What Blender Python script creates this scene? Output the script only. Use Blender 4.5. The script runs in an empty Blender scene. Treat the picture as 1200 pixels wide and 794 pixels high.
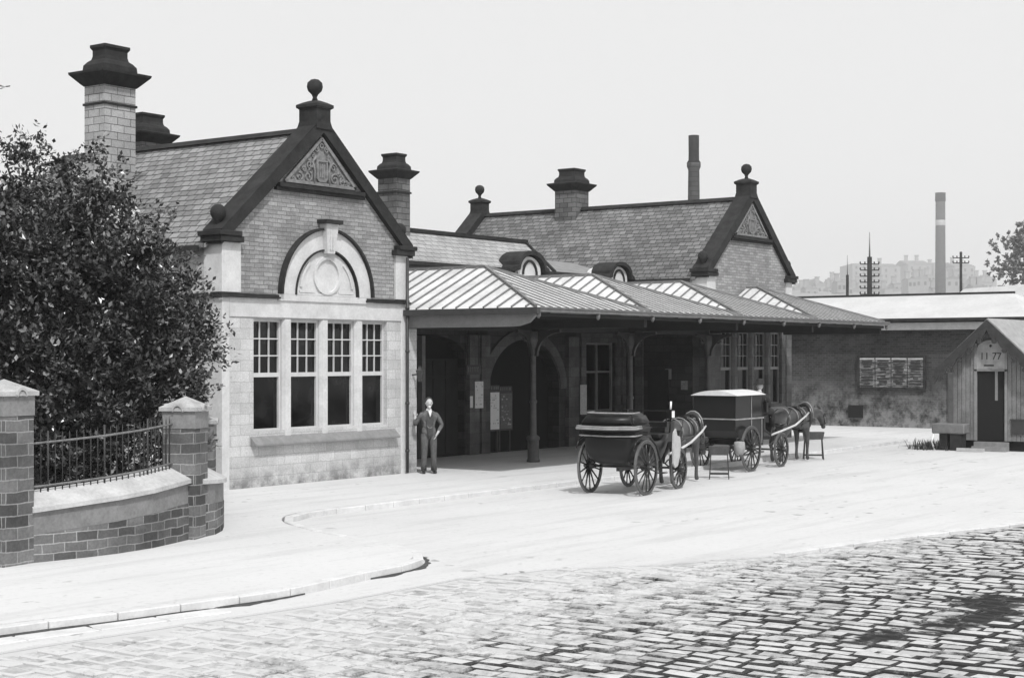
import bpy, bmesh, math, random
from mathutils import Vector, Matrix, noise
from mathutils.geometry import tessellate_polygon
random.seed(7)
R = math.radians
S = bpy.context.scene
COL = S.collection

# ------------------------------------------------------------------ materials
def nt(name):
    m = bpy.data.materials.new(name); m.use_nodes = True
    t = m.node_tree; return m, t, t.nodes, t.links, t.nodes['Principled BSDF']
def grey(v): return (v, v, v, 1)
def ramp(n, l, src, stops):
    r = n.new('ShaderNodeValToRGB'); e = r.color_ramp.elements
    e[0].position, e[0].color = stops[0][0], grey(stops[0][1])
    e[1].position, e[1].color = stops[-1][0], grey(stops[-1][1])
    for p, c in stops[1:-1]:
        x = e.new(p); x.color = grey(c)
    l.new(src, r.inputs[0]); return r.outputs[0]
def noise_n(n, l, vec, scale, detail=5, rough=.6):
    x = n.new('ShaderNodeTexNoise'); x.inputs['Scale'].default_value = scale
    x.inputs['Detail'].default_value = detail; x.inputs['Roughness'].default_value = rough
    if vec is not None: l.new(vec, x.inputs['Vector'])
    return x.outputs['Fac']
def mixc(n, l, mode, fac, a, b):
    x = n.new('ShaderNodeMix'); x.data_type = 'RGBA'; x.blend_type = mode
    for s, v in ((x.inputs[0], fac), (x.inputs[6], a), (x.inputs[7], b)):
        if isinstance(v, (int, float)): s.default_value = v if s.type == 'VALUE' else grey(v)
        else: l.new(v, s)
    return x.outputs[2]
def bump(n, l, h, bs, strength=.5, dist=.02):
    b = n.new('ShaderNodeBump'); b.inputs['Strength'].default_value = strength
    b.inputs['Distance'].default_value = dist
    l.new(h, b.inputs['Height']); l.new(b.outputs[0], bs.inputs['Normal'])
def objvec(n, l):
    t = n.new('ShaderNodeTexCoord'); return t.outputs['Object']
def plain(name, c, rough=.7, var=.25, scale=6, metal=0, bmp=.15, spec=.5):
    """one base tone broken up by fine and coarse noise"""
    m, t, n, l, bs = nt(name)
    v = objvec(n, l)
    a = noise_n(n, l, v, scale); b = noise_n(n, l, v, scale * 9, 3)
    k = mixc(n, l, 'MIX', .35, a, b)
    col = ramp(n, l, k, [(.3, max(0, c * (1 - var))), (.7, c * (1 + var))])
    l.new(col, bs.inputs['Base Color'])
    bs.inputs['Roughness'].default_value = rough; bs.inputs['Metallic'].default_value = metal
    bs.inputs['Specular IOR Level'].default_value = spec
    if bmp: bump(n, l, b, bs, bmp, .01)
    return m
def wall_uv(n, l, mode):
    v = objvec(n, l)
    s = n.new('ShaderNodeSeparateXYZ'); l.new(v, s.inputs[0])
    c = n.new('ShaderNodeCombineXYZ')
    if mode == 'x': l.new(s.outputs[0], c.inputs[0])
    elif mode == 'y': l.new(s.outputs[1], c.inputs[0])
    else:
        g = n.new('ShaderNodeTexCoord'); sn = n.new('ShaderNodeSeparateXYZ'); l.new(g.outputs['Normal'], sn.inputs[0])
        ab = n.new('ShaderNodeMath'); ab.operation = 'ABSOLUTE'; l.new(sn.outputs[1], ab.inputs[0])
        gt = n.new('ShaderNodeMath'); gt.operation = 'GREATER_THAN'; l.new(ab.outputs[0], gt.inputs[0]); gt.inputs[1].default_value = .6
        mx = n.new('ShaderNodeMix'); l.new(gt.outputs[0], mx.inputs[0]); l.new(s.outputs[1], mx.inputs[2]); l.new(s.outputs[0], mx.inputs[3])
        l.new(mx.outputs[0], c.inputs[0])
    l.new(s.outputs[2], c.inputs[1]); return v, c.outputs[0], s
def stone(name, c1, c2, cm, bw=.42, bh=.15, mortar=.012, mode='auto', rough=.85, bmp=.5, stain=.35, soft=.3, grime=None, wobble=.02, zscale=1):
    m, t, n, l, bs = nt(name)
    v, uv, sep = wall_uv(n, l, mode)
    nz = n.new('ShaderNodeTexNoise'); nz.inputs['Scale'].default_value = 3; l.new(v, nz.inputs['Vector'])
    ad = n.new('ShaderNodeVectorMath'); ad.operation = 'MULTIPLY_ADD'
    ad.inputs[1].default_value = (wobble,) * 3; l.new(nz.outputs['Color'], ad.inputs[0]); l.new(uv, ad.inputs[2])
    sc = n.new('ShaderNodeVectorMath'); sc.operation = 'MULTIPLY'; sc.inputs[1].default_value = (1, zscale, 1); l.new(ad.outputs[0], sc.inputs[0])
    b = n.new('ShaderNodeTexBrick'); l.new(sc.outputs[0], b.inputs['Vector'])
    b.inputs['Color1'].default_value = grey(c1); b.inputs['Color2'].default_value = grey(c2); b.inputs['Mortar'].default_value = grey(cm)
    b.inputs['Scale'].default_value = 1; b.inputs['Brick Width'].default_value = bw; b.inputs['Row Height'].default_value = bh
    b.inputs['Mortar Size'].default_value = mortar; b.inputs['Mortar Smooth'].default_value = soft
    b.inputs['Bias'].default_value = 0; b.offset = .5
    big = noise_n(n, l, v, .9, 5, .65); fine = noise_n(n, l, v, 28, 4, .7)
    k = ramp(n, l, big, [(.32, 1 - stain), (.62, 1)])
    col = mixc(n, l, 'MULTIPLY', 1, b.outputs['Color'], k)
    k2 = ramp(n, l, fine, [(.3, .72), (.65, 1.08)])
    col = mixc(n, l, 'MULTIPLY', 1, col, k2)
    if grime:      # (z_low, z_high, tone): weathering band with a ragged edge
        mr = n.new('ShaderNodeMapRange'); l.new(sep.outputs[2], mr.inputs[0])
        mr.inputs[1].default_value = grime[0]; mr.inputs[2].default_value = grime[1]; mr.inputs[3].default_value = 1; mr.inputs[4].default_value = 0
        g2 = noise_n(n, l, v, 2.5, 6, .7)
        mm = n.new('ShaderNodeMath'); mm.operation = 'MULTIPLY'; l.new(mr.outputs[0], mm.inputs[0])
        g3 = ramp(n, l, g2, [(.38, 0), (.6, 1)]); l.new(g3, mm.inputs[1])
        col = mixc(n, l, 'MIX', mm.outputs[0], col, grime[2])
    l.new(col, bs.inputs['Base Color']); bs.inputs['Roughness'].default_value = rough
    bs.inputs['Specular IOR Level'].default_value = .25
    inv = n.new('ShaderNodeMath'); inv.operation = 'SUBTRACT'; inv.inputs[0].default_value = 1; l.new(b.outputs['Fac'], inv.inputs[1])
    h = n.new('ShaderNodeMath'); h.operation = 'MULTIPLY_ADD'; l.new(fine, h.inputs[0]); h.inputs[1].default_value = .35; l.new(inv.outputs[0], h.inputs[2])
    bump(n, l, h.outputs[0], bs, bmp, .012)
    return m

M = {}
M['ashlar'] = stone('pale_ashlar', .66, .54, .42, .52, .22, .007, stain=.3, bmp=.25, grime=(0, .55, .16))
M['gable_stone'] = stone('coursed_gable_stone', .42, .27, .20, .27, .088, .008, stain=.3, bmp=.7, wobble=.04)
M['chim_stone'] = stone('chimney_stone', .50, .38, .15, .36, .165, .010, stain=.3, bmp=.6)
M['chim_dark'] = stone('sooty_chimney_stone', .22, .13, .05, .34, .16, .010, stain=.5, bmp=.6)
M['recess_stone'] = stone('porch_stone', .085, .05, .035, .5, .22, .008, stain=.5, bmp=.4)  # stone tone lowered to deepen the shade inside the porch
M['surround'] = stone('porch_dressings', .18, .12, .09, .5, .3, .006, stain=.55, bmp=.4)  # dressings darkened in colour to suit the canopy shade
M['shaded_ashlar'] = stone('shaded_ashlar', .14, .10, .07, .5, .25, .008, stain=.5, bmp=.4)  # far wing's front ashlar with the canopy's shade put into its colour
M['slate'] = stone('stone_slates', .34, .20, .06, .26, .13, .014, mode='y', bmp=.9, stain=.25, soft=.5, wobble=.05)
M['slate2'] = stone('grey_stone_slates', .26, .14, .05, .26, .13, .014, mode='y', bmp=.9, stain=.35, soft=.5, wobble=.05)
M['slatex'] = stone('pale_stone_slates', .44, .34, .16, .3, .12, .010, mode='x', bmp=.5, stain=.2, soft=.5, wobble=.04)
M['wall_brick'] = stone('dark_brick', .065, .035, .08, .23, .09, .010, mode='auto', stain=.5, bmp=.5, grime=(-1.0, 2.0, .34))
M['garden_stone'] = stone('garden_wall_stone', .22, .08, .36, .34, .128, .012, mode='x', stain=.5, bmp=1, soft=.35, wobble=.05)
M['pier_stone'] = stone('pier_stone', .24, .08, .38, .40, .155, .012, mode='auto', stain=.5, bmp=1, soft=.35, wobble=.05)
M['pier_cap'] = plain('pier_cap_stone', .38, .85, .35, 4, bmp=.4)
M['garden_slab'] = plain('smooth_stone_slab', .19, .85, .4, 2.5)
M['coping'] = plain('pale_coping_stone', .46, .85, .3, 2.2, bmp=.4)
M['dark_stone'] = plain('soot_black_stone', .028, .85, .6, 4, spec=.2)
M['white_stone'] = plain('dressed_white_stone', .57, .85, .22, 2)
M['carved'] = plain('carved_stone', .19, .85, .45, 10)
M['gutter_soil'] = plain('gutter_soil', .05, .95, .7, 6)
M['sill'] = plain('sill_stone', .22, .85, .25, 6)
M['white_paint'] = plain('off_white_paint', .55, .55, .12, 5)
M['beam_paint'] = plain('grey_beam_paint', .19, .6, .25, 2.2)
M['black_paint'] = plain('black_paint', .012, .3, .4, 5)
M['iron'] = plain('dark_iron', .035, .5, .4, 6)
M['column_iron'] = plain('dark_column_iron', .07, .6, .5, 5)  # dark iron tone for the canopy columns
M['iron_grey'] = plain('worn_grey_iron', .14, .5, .4, 6)
M['panel'] = plain('roof_panel_zinc', .62, .5, .32, 1.3)
M['panel_bar'] = plain('lead_bar', .16, .6, .3, 5)
M['flat_lead'] = plain('roof_lead', .22, .7, .35, 3)
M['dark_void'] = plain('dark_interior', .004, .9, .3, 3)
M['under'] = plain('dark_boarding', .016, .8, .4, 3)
M['paper'] = plain('white_paper', .75, .7, .1, 6, bmp=0)
M['paper_dull'] = plain('dull_paper', .5, .7, .3, 12, bmp=0)
M['paper_grey'] = plain('grey_paper', .13, .7, .4, 8, bmp=0)
M['ink'] = plain('printing_ink', .02, .7, .2, 8, bmp=0)
M['ink_grey'] = plain('faded_ink', .45, .7, .3, 8, bmp=0)
M['rail'] = plain('railing_iron', .16, .45, .5, 8)
M['bark'] = plain('bark', .07, .9, .4, 8, bmp=.6)
M['soil'] = plain('garden_soil', .03, .95, .5, 3)
M['wood_grey'] = plain('weathered_boards', .17, .8, .5, 2.2)
M['wood_dark'] = plain('dark_boards', .07, .8, .5, 3)
M['wood_black'] = plain('tarred_boards', .03, .8, .6, 6)
M['trough'] = plain('stone_trough', .15, .85, .3, 5)
M['far_stone'] = plain('far_stone', .24, .9, .3, .2, bmp=0)
M['far_roof'] = plain('far_slate_roof', .12, .9, .3, .2, bmp=0)
M['far_chim'] = stone('tall_chimney_brick', .10, .07, .05, 1.2, .5, .05, stain=.3, bmp=.3)
M['light_roof'] = plain('pale_shed_roof', .52, .7, .15, .8)
M['leather'] = plain('black_leather', .010, .35, .5, 6, spec=.3)
M['carriage'] = plain('carriage_black', .008, .28, .3, 4, spec=.3)
M['hood_edge'] = plain('worn_hood_edge', .25, .5, .5, 5)
M['sign_face'] = plain('sign_face', .30, .7, .3, 5)
M['cream'] = plain('cream_roof_cloth', .62, .6, .12, 3)
M['light_panel'] = plain('pale_splash_board', .42, .5, .25, 4)
M['spoke'] = plain('dark_spoke_paint', .022, .3, .5, 5)
M['tyre'] = plain('worn_iron_tyre', .13, .4, .4, 6, metal=.3)
M['hoss'] = plain('brown_bay_coat', .06, .38, .6, 3, bmp=.1)
M['hoss2'] = plain('dark_bay_coat', .045, .38, .7, 3, bmp=.1)
M['hair'] = plain('black_horse_hair', .012, .6, .5, 9)
M['harness'] = plain('harness_leather', .02, .25, .4, 9)
M['harness_l'] = plain('pale_harness', .24, .5, .4, 9)
M['shaftw'] = plain('pale_ash_shaft', .50, .5, .25, 6)
M['sack'] = plain('sackcloth', .28, .9, .25, 9)
M['skin'] = plain('skin', .5, .6, .08, 9, bmp=0)
M['suit'] = plain('tweed_suit', .12, .9, .6, 14, bmp=.4)
M['trouser'] = plain('dark_grey_trousers', .085, .9, .5, 14, bmp=.4)
M['waistcoat'] = plain('waistcoat_cloth', .06, .9, .4, 14)
M['shirt'] = plain('white_linen', .8, .7, .06, 6, bmp=0)
M['greyhair'] = plain('grey_hair', .045, .7, .3, 20)
M['coat'] = plain('black_coat', .012, .8, .5, 12)
M['boot'] = plain('black_boots', .012, .3, .4, 12)
M['brass'] = plain('lamp_metal', .45, .25, .2, 8, metal=.8)
M['far_leaf'] = plain('distant_leaves', .17, .8, .5, 2, bmp=0)
M['hill'] = plain('far_hillside', .2, .95, .3, .02, bmp=0)

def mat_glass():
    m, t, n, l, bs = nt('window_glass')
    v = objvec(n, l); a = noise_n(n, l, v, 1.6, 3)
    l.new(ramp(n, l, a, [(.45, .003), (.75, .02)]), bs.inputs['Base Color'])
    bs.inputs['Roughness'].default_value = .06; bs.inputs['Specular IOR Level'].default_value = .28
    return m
M['glass'] = mat_glass()
def mat_leaf():
    m, t, n, l, bs = nt('shrub_leaf')
    g = n.new('ShaderNodeNewGeometry')
    c0 = ramp(n, l, g.outputs['Random Per Island'], [(0, .014), (.6, .045), (.85, .11), (1, .24)])  # palest few leaves hold the glossy sparkle in their colour
    nz = ramp(n, l, noise_n(n, l, objvec(n, l), .9, 3), [(.35, .45), (.68, 1.6)]); l.new(mixc(n, l, 'MULTIPLY', 1, c0, nz), bs.inputs['Base Color'])
    bs.inputs['Roughness'].default_value = .30; bs.inputs['Specular IOR Level'].default_value = .7
    return m
M['leaf'] = mat_leaf()

def mat_ground(name, base, dark, setts=False):
    m, t, n, l, bs = nt(name)
    v = objvec(n, l)
    a = noise_n(n, l, v, .35, 6, .6); b = noise_n(n, l, v, 9, 6, .75); c = noise_n(n, l, v, 60, 3, .7)
    col = ramp(n, l, a, [(.3, base * .93), (.6, base)])
    k = ramp(n, l, b, [(.30, .80), (.46, 1)]); col = mixc(n, l, 'MULTIPLY', 1, col, k)
    k = ramp(n, l, c, [(.25, .86), (.5, 1)]); col = mixc(n, l, 'MULTIPLY', 1, col, k)
    mp = n.new('ShaderNodeMapping'); mp.inputs['Scale'].default_value = (1, 1, 1); l.new(v, mp.inputs['Vector'])
    d1 = noise_n(n, l, mp.outputs[0], 3.1, 3, .55); d2 = noise_n(n, l, v, .22, 3, .5)
    sp = ramp(n, l, d1, [(.655, 0), (.70, .75)]); ar = ramp(n, l, d2, [(.46, 0), (.6, 1)])
    mm = n.new('ShaderNodeMath'); mm.operation = 'MULTIPLY'; l.new(sp, mm.inputs[0]); l.new(ar, mm.inputs[1])
    col = mixc(n, l, 'MIX', mm.outputs[0], col, dark)
    mp2 = n.new('ShaderNodeMapping'); mp2.inputs['Scale'].default_value = (.25, 2.2, 1); mp2.inputs['Rotation'].default_value = (0, 0, .12); l.new(v, mp2.inputs['Vector'])
    tr = ramp(n, l, noise_n(n, l, mp2.outputs[0], .9, 5, .6), [(.36, .90), (.5, 1)]); col = mixc(n, l, 'MULTIPLY', 1, col, tr)
    l.new(col, bs.inputs['Base Color']); bs.inputs['Roughness'].default_value = .95
    bs.inputs['Specular IOR Level'].default_value = .15
    bump(n, l, b, bs, .25, .01)
    return m
M['macadam'] = mat_ground('dusty_forecourt', .60, .10)
M['paving'] = mat_ground('pale_paving', .62, .3)
M['kerb'] = plain('kerb_stone', .58, .85, .2, 3)
M['earth'] = plain('far_ground', .35, .95, .2, .1)

def mat_setts():
    m, t, n, l, bs = nt('granite_setts')
    v = objvec(n, l); g = n.new('ShaderNodeNewGeometry')
    col = ramp(n, l, g.outputs['Random Per Island'], [(0, .42), (.3, .50), (1, .56)])
    b = noise_n(n, l, v, 7, 6, .75); k = ramp(n, l, b, [(.3, .50), (.50, 1)]); col = mixc(n, l, 'MULTIPLY', 1, col, k)
    b2 = noise_n(n, l, v, 1.6, 6, .7); col = mixc(n, l, 'MULTIPLY', 1, col, ramp(n, l, b2, [(.32, .62), (.52, 1)]))
    # trodden-in dung and wet: ragged dark patches lying along the road
    s = n.new('ShaderNodeSeparateXYZ'); l.new(v, s.inputs[0])
    def blob(cx, cy, sx, sy, ang=0):
        mp = n.new('ShaderNodeMapping'); mp.vector_type = 'TEXTURE'
        mp.inputs['Location'].default_value = (cx, cy, 0); mp.inputs['Rotation'].default_value = (0, 0, ang)
        mp.inputs['Scale'].default_value = (sx, sy, 1e3); l.new(v, mp.inputs['Vector'])
        ln = n.new('ShaderNodeVectorMath'); ln.operation = 'LENGTH'; l.new(mp.outputs[0], ln.inputs[0])
        r = n.new('ShaderNodeMapRange'); l.new(ln.outputs['Value'], r.inputs[0])
        r.inputs[1].default_value = 0; r.inputs[2].default_value = 1; r.inputs[3].default_value = .55; r.inputs[4].default_value = 0
        return r.outputs[0]
    tot = None
    for a in BLOBS:
        o = blob(*a)
        if tot is None: tot = o
        else:
            mx = n.new('ShaderNodeMath'); mx.operation = 'MAXIMUM'; l.new(tot, mx.inputs[0]); l.new(o, mx.inputs[1]); tot = mx.outputs[0]
    mp = n.new('ShaderNodeMapping'); mp.inputs['Scale'].default_value = (2.2, 1.0, 1); l.new(v, mp.inputs['Vector'])
    ns = noise_n(n, l, mp.outputs[0], 1.5, 6, .7)
    ad = n.new('ShaderNodeMath'); ad.operation = 'ADD'; l.new(ns, ad.inputs[0]); l.new(tot, ad.inputs[1])
    mask = ramp(n, l, ad.outputs[0], [(.70, 0), (.80, 1)])
    col = mixc(n, l, 'MIX', mask, col, .018)
    l.new(col, bs.inputs['Base Color']); bs.inputs['Roughness'].default_value = .85; bs.inputs['Specular IOR Level'].default_value = .2
    c = noise_n(n, l, v, 30, 4, .7); bump(n, l, c, bs, .4, .01)
    return m
BLOBS = [(-6.0, -17.6, 1.5, .55, -.2), (-4.6, -17.3, 1.2, .8, -.2), (-7.3, -17.2, .9, .35, 0), (-3.9, -18.6, 1.6, .7, -.2), (-11.2, -18.2, 1.2, .3, .1),
         (-6.6, -18.6, 1.4, .35, -.1)]
M['setts'] = mat_setts()
def mat_joint():
    m, t, n, l, bs = nt('sett_joint_dirt')
    v = objvec(n, l)
    s = n.new('ShaderNodeSeparateXYZ'); l.new(v, s.inputs[0])
    a = noise_n(n, l, v, 1.7, 7, .8)
    mr = n.new('ShaderNodeMapRange'); l.new(s.outputs[1], mr.inputs[0])
    mr.inputs[1].default_value = -16.5; mr.inputs[2].default_value = -11.5; mr.inputs[3].default_value = .02; mr.inputs[4].default_value = .36
    ad = n.new('ShaderNodeMath'); ad.operation = 'ADD'; l.new(a, ad.inputs[0]); l.new(mr.outputs[0], ad.inputs[1])
    l.new(ramp(n, l, ad.outputs[0], [(.55, .035), (.63, .18), (.76, .50)]), bs.inputs['Base Color'])
    bs.inputs['Roughness'].default_value = 1; return m
M['joint'] = mat_joint()
def mat_poster():
    m, t, n, l, bs = nt('faded_bill')
    v = objvec(n, l); mp = n.new('ShaderNodeMapping'); mp.inputs['Scale'].default_value = (1, 3.2, 7); l.new(v, mp.inputs['Vector'])
    a = noise_n(n, l, mp.outputs[0], 2.4, 5, .7)
    l.new(ramp(n, l, a, [(.44, .02), (.52, .12), (.62, .26)]), bs.inputs['Base Color']); bs.inputs['Roughness'].default_value = .7
    return m
M['poster'] = mat_poster()

# ------------------------------------------------------------------ mesh helpers
class MB:
    def __init__(s): s.v = []; s.f = []; s.sm = []
    def add(s, vs, fs, smooth=False):
        o = len(s.v); s.v += [tuple(p) for p in vs]
        for f in fs: s.f.append([i + o for i in f]); s.sm.append(smooth)
    def box(s, x0, x1, y0, y1, z0, z1):
        s.add([(x, y, z) for z in (z0, z1) for x, y in ((x0, y0), (x1, y0), (x1, y1), (x0, y1))],
              [(3, 2, 1, 0), (4, 5, 6, 7), (0, 1, 5, 4), (1, 2, 6, 5), (2, 3, 7, 6), (3, 0, 4, 7)])
    def hexa(s, b, t):
        s.add(list(b) + list(t), [(3, 2, 1, 0), (4, 5, 6, 7), (0, 1, 5, 4), (1, 2, 6, 5), (2, 3, 7, 6), (3, 0, 4, 7)])
    def bar(s, p0, p1, w, h=None, up=(0, 0, 1)):
        h = h or w; p0, p1 = Vector(p0), Vector(p1); d = (p1 - p0).normalized(); u = Vector(up)
        if abs(d.dot(u)) > .98: u = Vector((1, 0, 0))
        a = d.cross(u).normalized() * w / 2; b = a.cross(d).normalized() * h / 2
        s.hexa([p0 - a - b, p0 + a - b, p0 + a + b, p0 - a + b], [p1 - a - b, p1 + a - b, p1 + a + b, p1 - a + b])
    def tube(s, path, r, n=8, cap=True):
        P = [Vector(p) for p in path]; rr = r if isinstance(r, (list, tuple)) else [r] * len(P)
        o = len(s.v); prev = None
        for i, p in enumerate(P):
            d = (P[min(i + 1, len(P) - 1)] - P[max(i - 1, 0)]).normalized()
            if prev is None:
                u = Vector((0, 0, 1)) if abs(d.z) < .9 else Vector((1, 0, 0)); a = d.cross(u).normalized()
            else: a = (prev - d * prev.dot(d)).normalized()
            prev = a; b = d.cross(a)
            for k in range(n):
                t = 2 * math.pi * k / n; s.v.append(tuple(p + (a * math.cos(t) + b * math.sin(t)) * rr[i]))
        for i in range(len(P) - 1):
            for k in range(n):
                k2 = (k + 1) % n; s.f.append([o + i * n + k, o + i * n + k2, o + (i + 1) * n + k2, o + (i + 1) * n + k]); s.sm.append(True)
        if cap:
            s.f.append([o + k for k in range(n)][::-1]); s.sm.append(False)
            s.f.append([o + (len(P) - 1) * n + k for k in range(n)]); s.sm.append(False)
    def lathe(s, c, prof, n=16, smooth=True):
        c = Vector(c); o = len(s.v)
        for r, z in prof:
            for k in range(n):
                t = 2 * math.pi * k / n; s.v.append((c.x + r * math.cos(t), c.y + r * math.sin(t), c.z + z))
        for i in range(len(prof) - 1):
            for k in range(n):
                k2 = (k + 1) % n; s.f.append([o + i * n + k, o + i * n + k2, o + (i + 1) * n + k2, o + (i + 1) * n + k]); s.sm.append(smooth)
        s.f.append([o + k for k in range(n)][::-1]); s.sm.append(False)
        s.f.append([o + (len(prof) - 1) * n + k for k in range(n)]); s.sm.append(False)
    def sq(s, cx, cy, hx, hy, prof):
        """four-sided stack of rings: (offset, z)"""
        o = len(s.v)
        for d, z in prof:
            for sx, sy in ((-1, -1), (1, -1), (1, 1), (-1, 1)): s.v.append((cx + sx * (hx + d), cy + sy * (hy + d), z))
        for i in range(len(prof) - 1):
            for k in range(4):
                k2 = (k + 1) % 4; s.f.append([o + i * 4 + k, o + i * 4 + k2, o + i * 4 + 4 + k2, o + i * 4 + 4 + k]); s.sm.append(False)
        s.f.append([o + 3, o + 2, o + 1, o]); s.sm.append(False)
        q = o + 4 * (len(prof) - 1); s.f.append([q, q + 1, q + 2, q + 3]); s.sm.append(False)
    def ball(s, c, r, n=14, sc=(1, 1, 1)):
        c = Vector(c); m = n // 2; prof = []
        o = len(s.v)
        for i in range(1, m):
            t = math.pi * i / m
            for k in range(n):
                a = 2 * math.pi * k / n
                s.v.append((c.x + r * sc[0] * math.sin(t) * math.cos(a), c.y + r * sc[1] * math.sin(t) * math.sin(a), c.z - r * sc[2] * math.cos(t)))
        for i in range(m - 2):
            for k in range(n):
                k2 = (k + 1) % n; s.f.append([o + i * n + k, o + i * n + k2, o + (i + 1) * n + k2, o + (i + 1) * n + k]); s.sm.append(True)
        b = len(s.v); s.v.append((c.x, c.y, c.z - r * sc[2])); s.v.append((c.x, c.y, c.z + r * sc[2]))
        for k in range(n):
            k2 = (k + 1) % n; s.f.append([b, o + k2, o + k]); s.sm.append(True)
            s.f.append([b + 1, o + (m - 2) * n + k, o + (m - 2) * n + k2]); s.sm.append(True)
    def extrude(s, loops, to3, a, b):
        """planar polygon with holes; to3(u, v, depth) -> xyz; solid between depths a and b"""
        vs = [[Vector((u, v, 0)) for u, v in L] for L in loops]
        tris = tessellate_polygon(vs); flat = [p for L in loops for p in L]; N = len(flat)
        V = [to3(u, v, a) for u, v in flat] + [to3(u, v, b) for u, v in flat]
        F = [tuple(t) for t in tris] + [tuple(N + i for i in t[::-1]) for t in tris]
        o = 0
        for L in loops:
            k = len(L)
            for i in range(k):
                j = (i + 1) % k; F.append((o + i, o + j, N + o + j, N + o + i))
            o += k
        s.add(V, F)
    def build(s, name, mat, parent=None, bevel=0, fix=True, seg=1):
        me = bpy.data.meshes.new(name); me.from_pydata(s.v, [], s.f); me.update()
        me.polygons.foreach_set('use_smooth', s.sm)
        if fix or bevel:
            bm = bmesh.new(); bm.from_mesh(me)
            if bevel:
                bmesh.ops.remove_doubles(bm, verts=bm.verts, dist=1e-5)
                es = [e for e in bm.edges if len(e.link_faces) == 2 and e.calc_face_angle(0) > .5]
                bmesh.ops.bevel(bm, geom=es, offset=bevel, segments=seg, affect='EDGES', clamp_overlap=True)
            bmesh.ops.recalc_face_normals(bm, faces=bm.faces); bm.to_mesh(me); bm.free()
        me.materials.append(M[mat] if isinstance(mat, str) else mat)
        o = bpy.data.objects.new(name, me); COL.objects.link(o)
        if parent: o.parent = parent
        return o
def thing(name, label, cat, loc=(0, 0, 0), rz=0, group=None):
    o = bpy.data.objects.new(name, None); COL.objects.link(o); o.location = loc; o.rotation_euler = (0, 0, rz)
    o.empty_display_size = .2
    return tag(o, label, cat, group)
def tag(o, label, cat, group=None):
    o['label'] = label; o['category'] = cat
    if group: o['group'] = group
    return o
def struct(o, kind='structure'): o['kind'] = kind; return o
def copy_tree(o, parent=None):
    c = o.copy(); COL.objects.link(c)
    if parent: c.parent = parent
    for ch in list(o.children): copy_tree(ch, c)
    return c
def arc(cx, cz, r, a0, a1, n, rz=None):
    rz = rz or r
    return [(cx + r * math.cos(R(a0 + (a1 - a0) * i / n)), cz + rz * math.sin(R(a0 + (a1 - a0) * i / n))) for i in range(n + 1)]
def ring(mb, cx, cz, r0, r1, a0, a1, y0, y1, n=28, q0=None, q1=None):
    """arch ring in the x-z plane"""
    A = arc(cx, cz, r1, a0, a1, n, q1); B = arc(cx, cz, r0, a0, a1, n, q0)[::-1]
    if abs(a1 - a0) >= 360: mb.extrude([A[:-1], B[:-1]], lambda u, v, d: (u, d, v), y0, y1)
    else: mb.extrude([A + B], lambda u, v, d: (u, d, v), y0, y1)

# camera-frame distance -> place on the ground plan (x along the facade, y into the building)
def cw(X, Y):
    x, y = X + 5.88, Y - 32.0; return (x * .586 + y * .810, -x * .810 + y * .586)

# ------------------------------------------------------------------ ground
G = -.10
mb = MB(); nseg = 64
mb.add([(3000 * math.cos(2 * math.pi * k / nseg), 3000 * math.sin(2 * math.pi * k / nseg), G - .03) for k in range(nseg)], [tuple(range(nseg))])
struct(mb.build('ground', 'earth', fix=False))
KL = [(-60, -8.0), (-30, -9.0), (-16, -9.75), (-12.66, -10.05), (-11.4, -10.3), (-10.3, -10.45), (-9.06, -10.6), (-7.62, -10.4), (-6.49, -10.3), (-5.75, -9.95), (-5.2, -9.35), (-4.75, -8.2), (-4.2, -6.6), (-3.4, -5.2), (-2.2, -4.5), (0, -4.45), (5.8, -4.4), (12, -4.4), (26.6, -4.4), (27.2, -3.8), (27.3, -2)]
SETB = [(-60, -9.2), (-16, -10.6), (-12.6, -10.75), (-9.0, -11.2), (-6.6, -11.2), (-5.2, -11.6), (-3.9, -12.6), (-2.1, -13.45), (.4, -13.9), (4.3, -15.0), (12, -17), (30, -20)]
def smooth_line(L, n=5):
    out = []
    for i in range(len(L) - 1):
        p0, p1, p2, p3 = (Vector(L[max(0, min(len(L) - 1, i + q))]) for q in (-1, 0, 1, 2))
        for k in range(n):
            t = k / n; out.append(tuple(.5 * ((2 * p1) + (p2 - p0) * t + (2 * p0 - 5 * p1 + 4 * p2 - p3) * t * t + (3 * p1 - p0 - 3 * p2 + p3) * t ** 3)))
    return out + [L[-1]]
KL = KL[:2] + smooth_line(KL[2:-3]) + KL[-2:]
# forecourt sheet
mb = MB(); pts = [(x, y, G) for x, y in SETB] + [(60, -20, G), (60, 12, G), (-60, 12, G)]
mb.extrude([[(p[0], p[1]) for p in pts]], lambda u, v, d: (u, v, d), G - .02, G)
struct(mb.build('forecourt', 'macadam'))
# pavement slab with its raised edge
def offset_line(L, d):
    out = []
    for i, p in enumerate(L):
        a = Vector(L[max(i - 1, 0)]); b = Vector(L[min(i + 1, len(L) - 1)]); t = (b - a).normalized()
        out.append((p[0] - t.y * d, p[1] + t.x * d))
    return out
mb = MB(); inner = offset_line(KL, .16)
mb.extrude([inner + [(27.3, 11.9), (-60, 11.9)]], lambda u, v, d: (u, v, d), G - .01, 0)
struct(mb.build('pavement', 'paving'))
def dens(L, step):
    out = []
    for a, b in zip(L, L[1:]):
        a, b = Vector(a), Vector(b); n = max(1, int((b - a).length / step))
        for i in range(n): out.append(tuple(a.lerp(b, i / n)))
    return out + [L[-1]]
def resample(L, step):
    out = [tuple(L[0])]; need = step
    for a, b in zip(L, L[1:]):
        a, b = Vector(a), Vector(b); ln = (b - a).length; t = 0
        while ln - t >= need: t += need; out.append(tuple(a.lerp(b, t / ln))); need = step
        need -= ln - t
    return out
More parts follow.
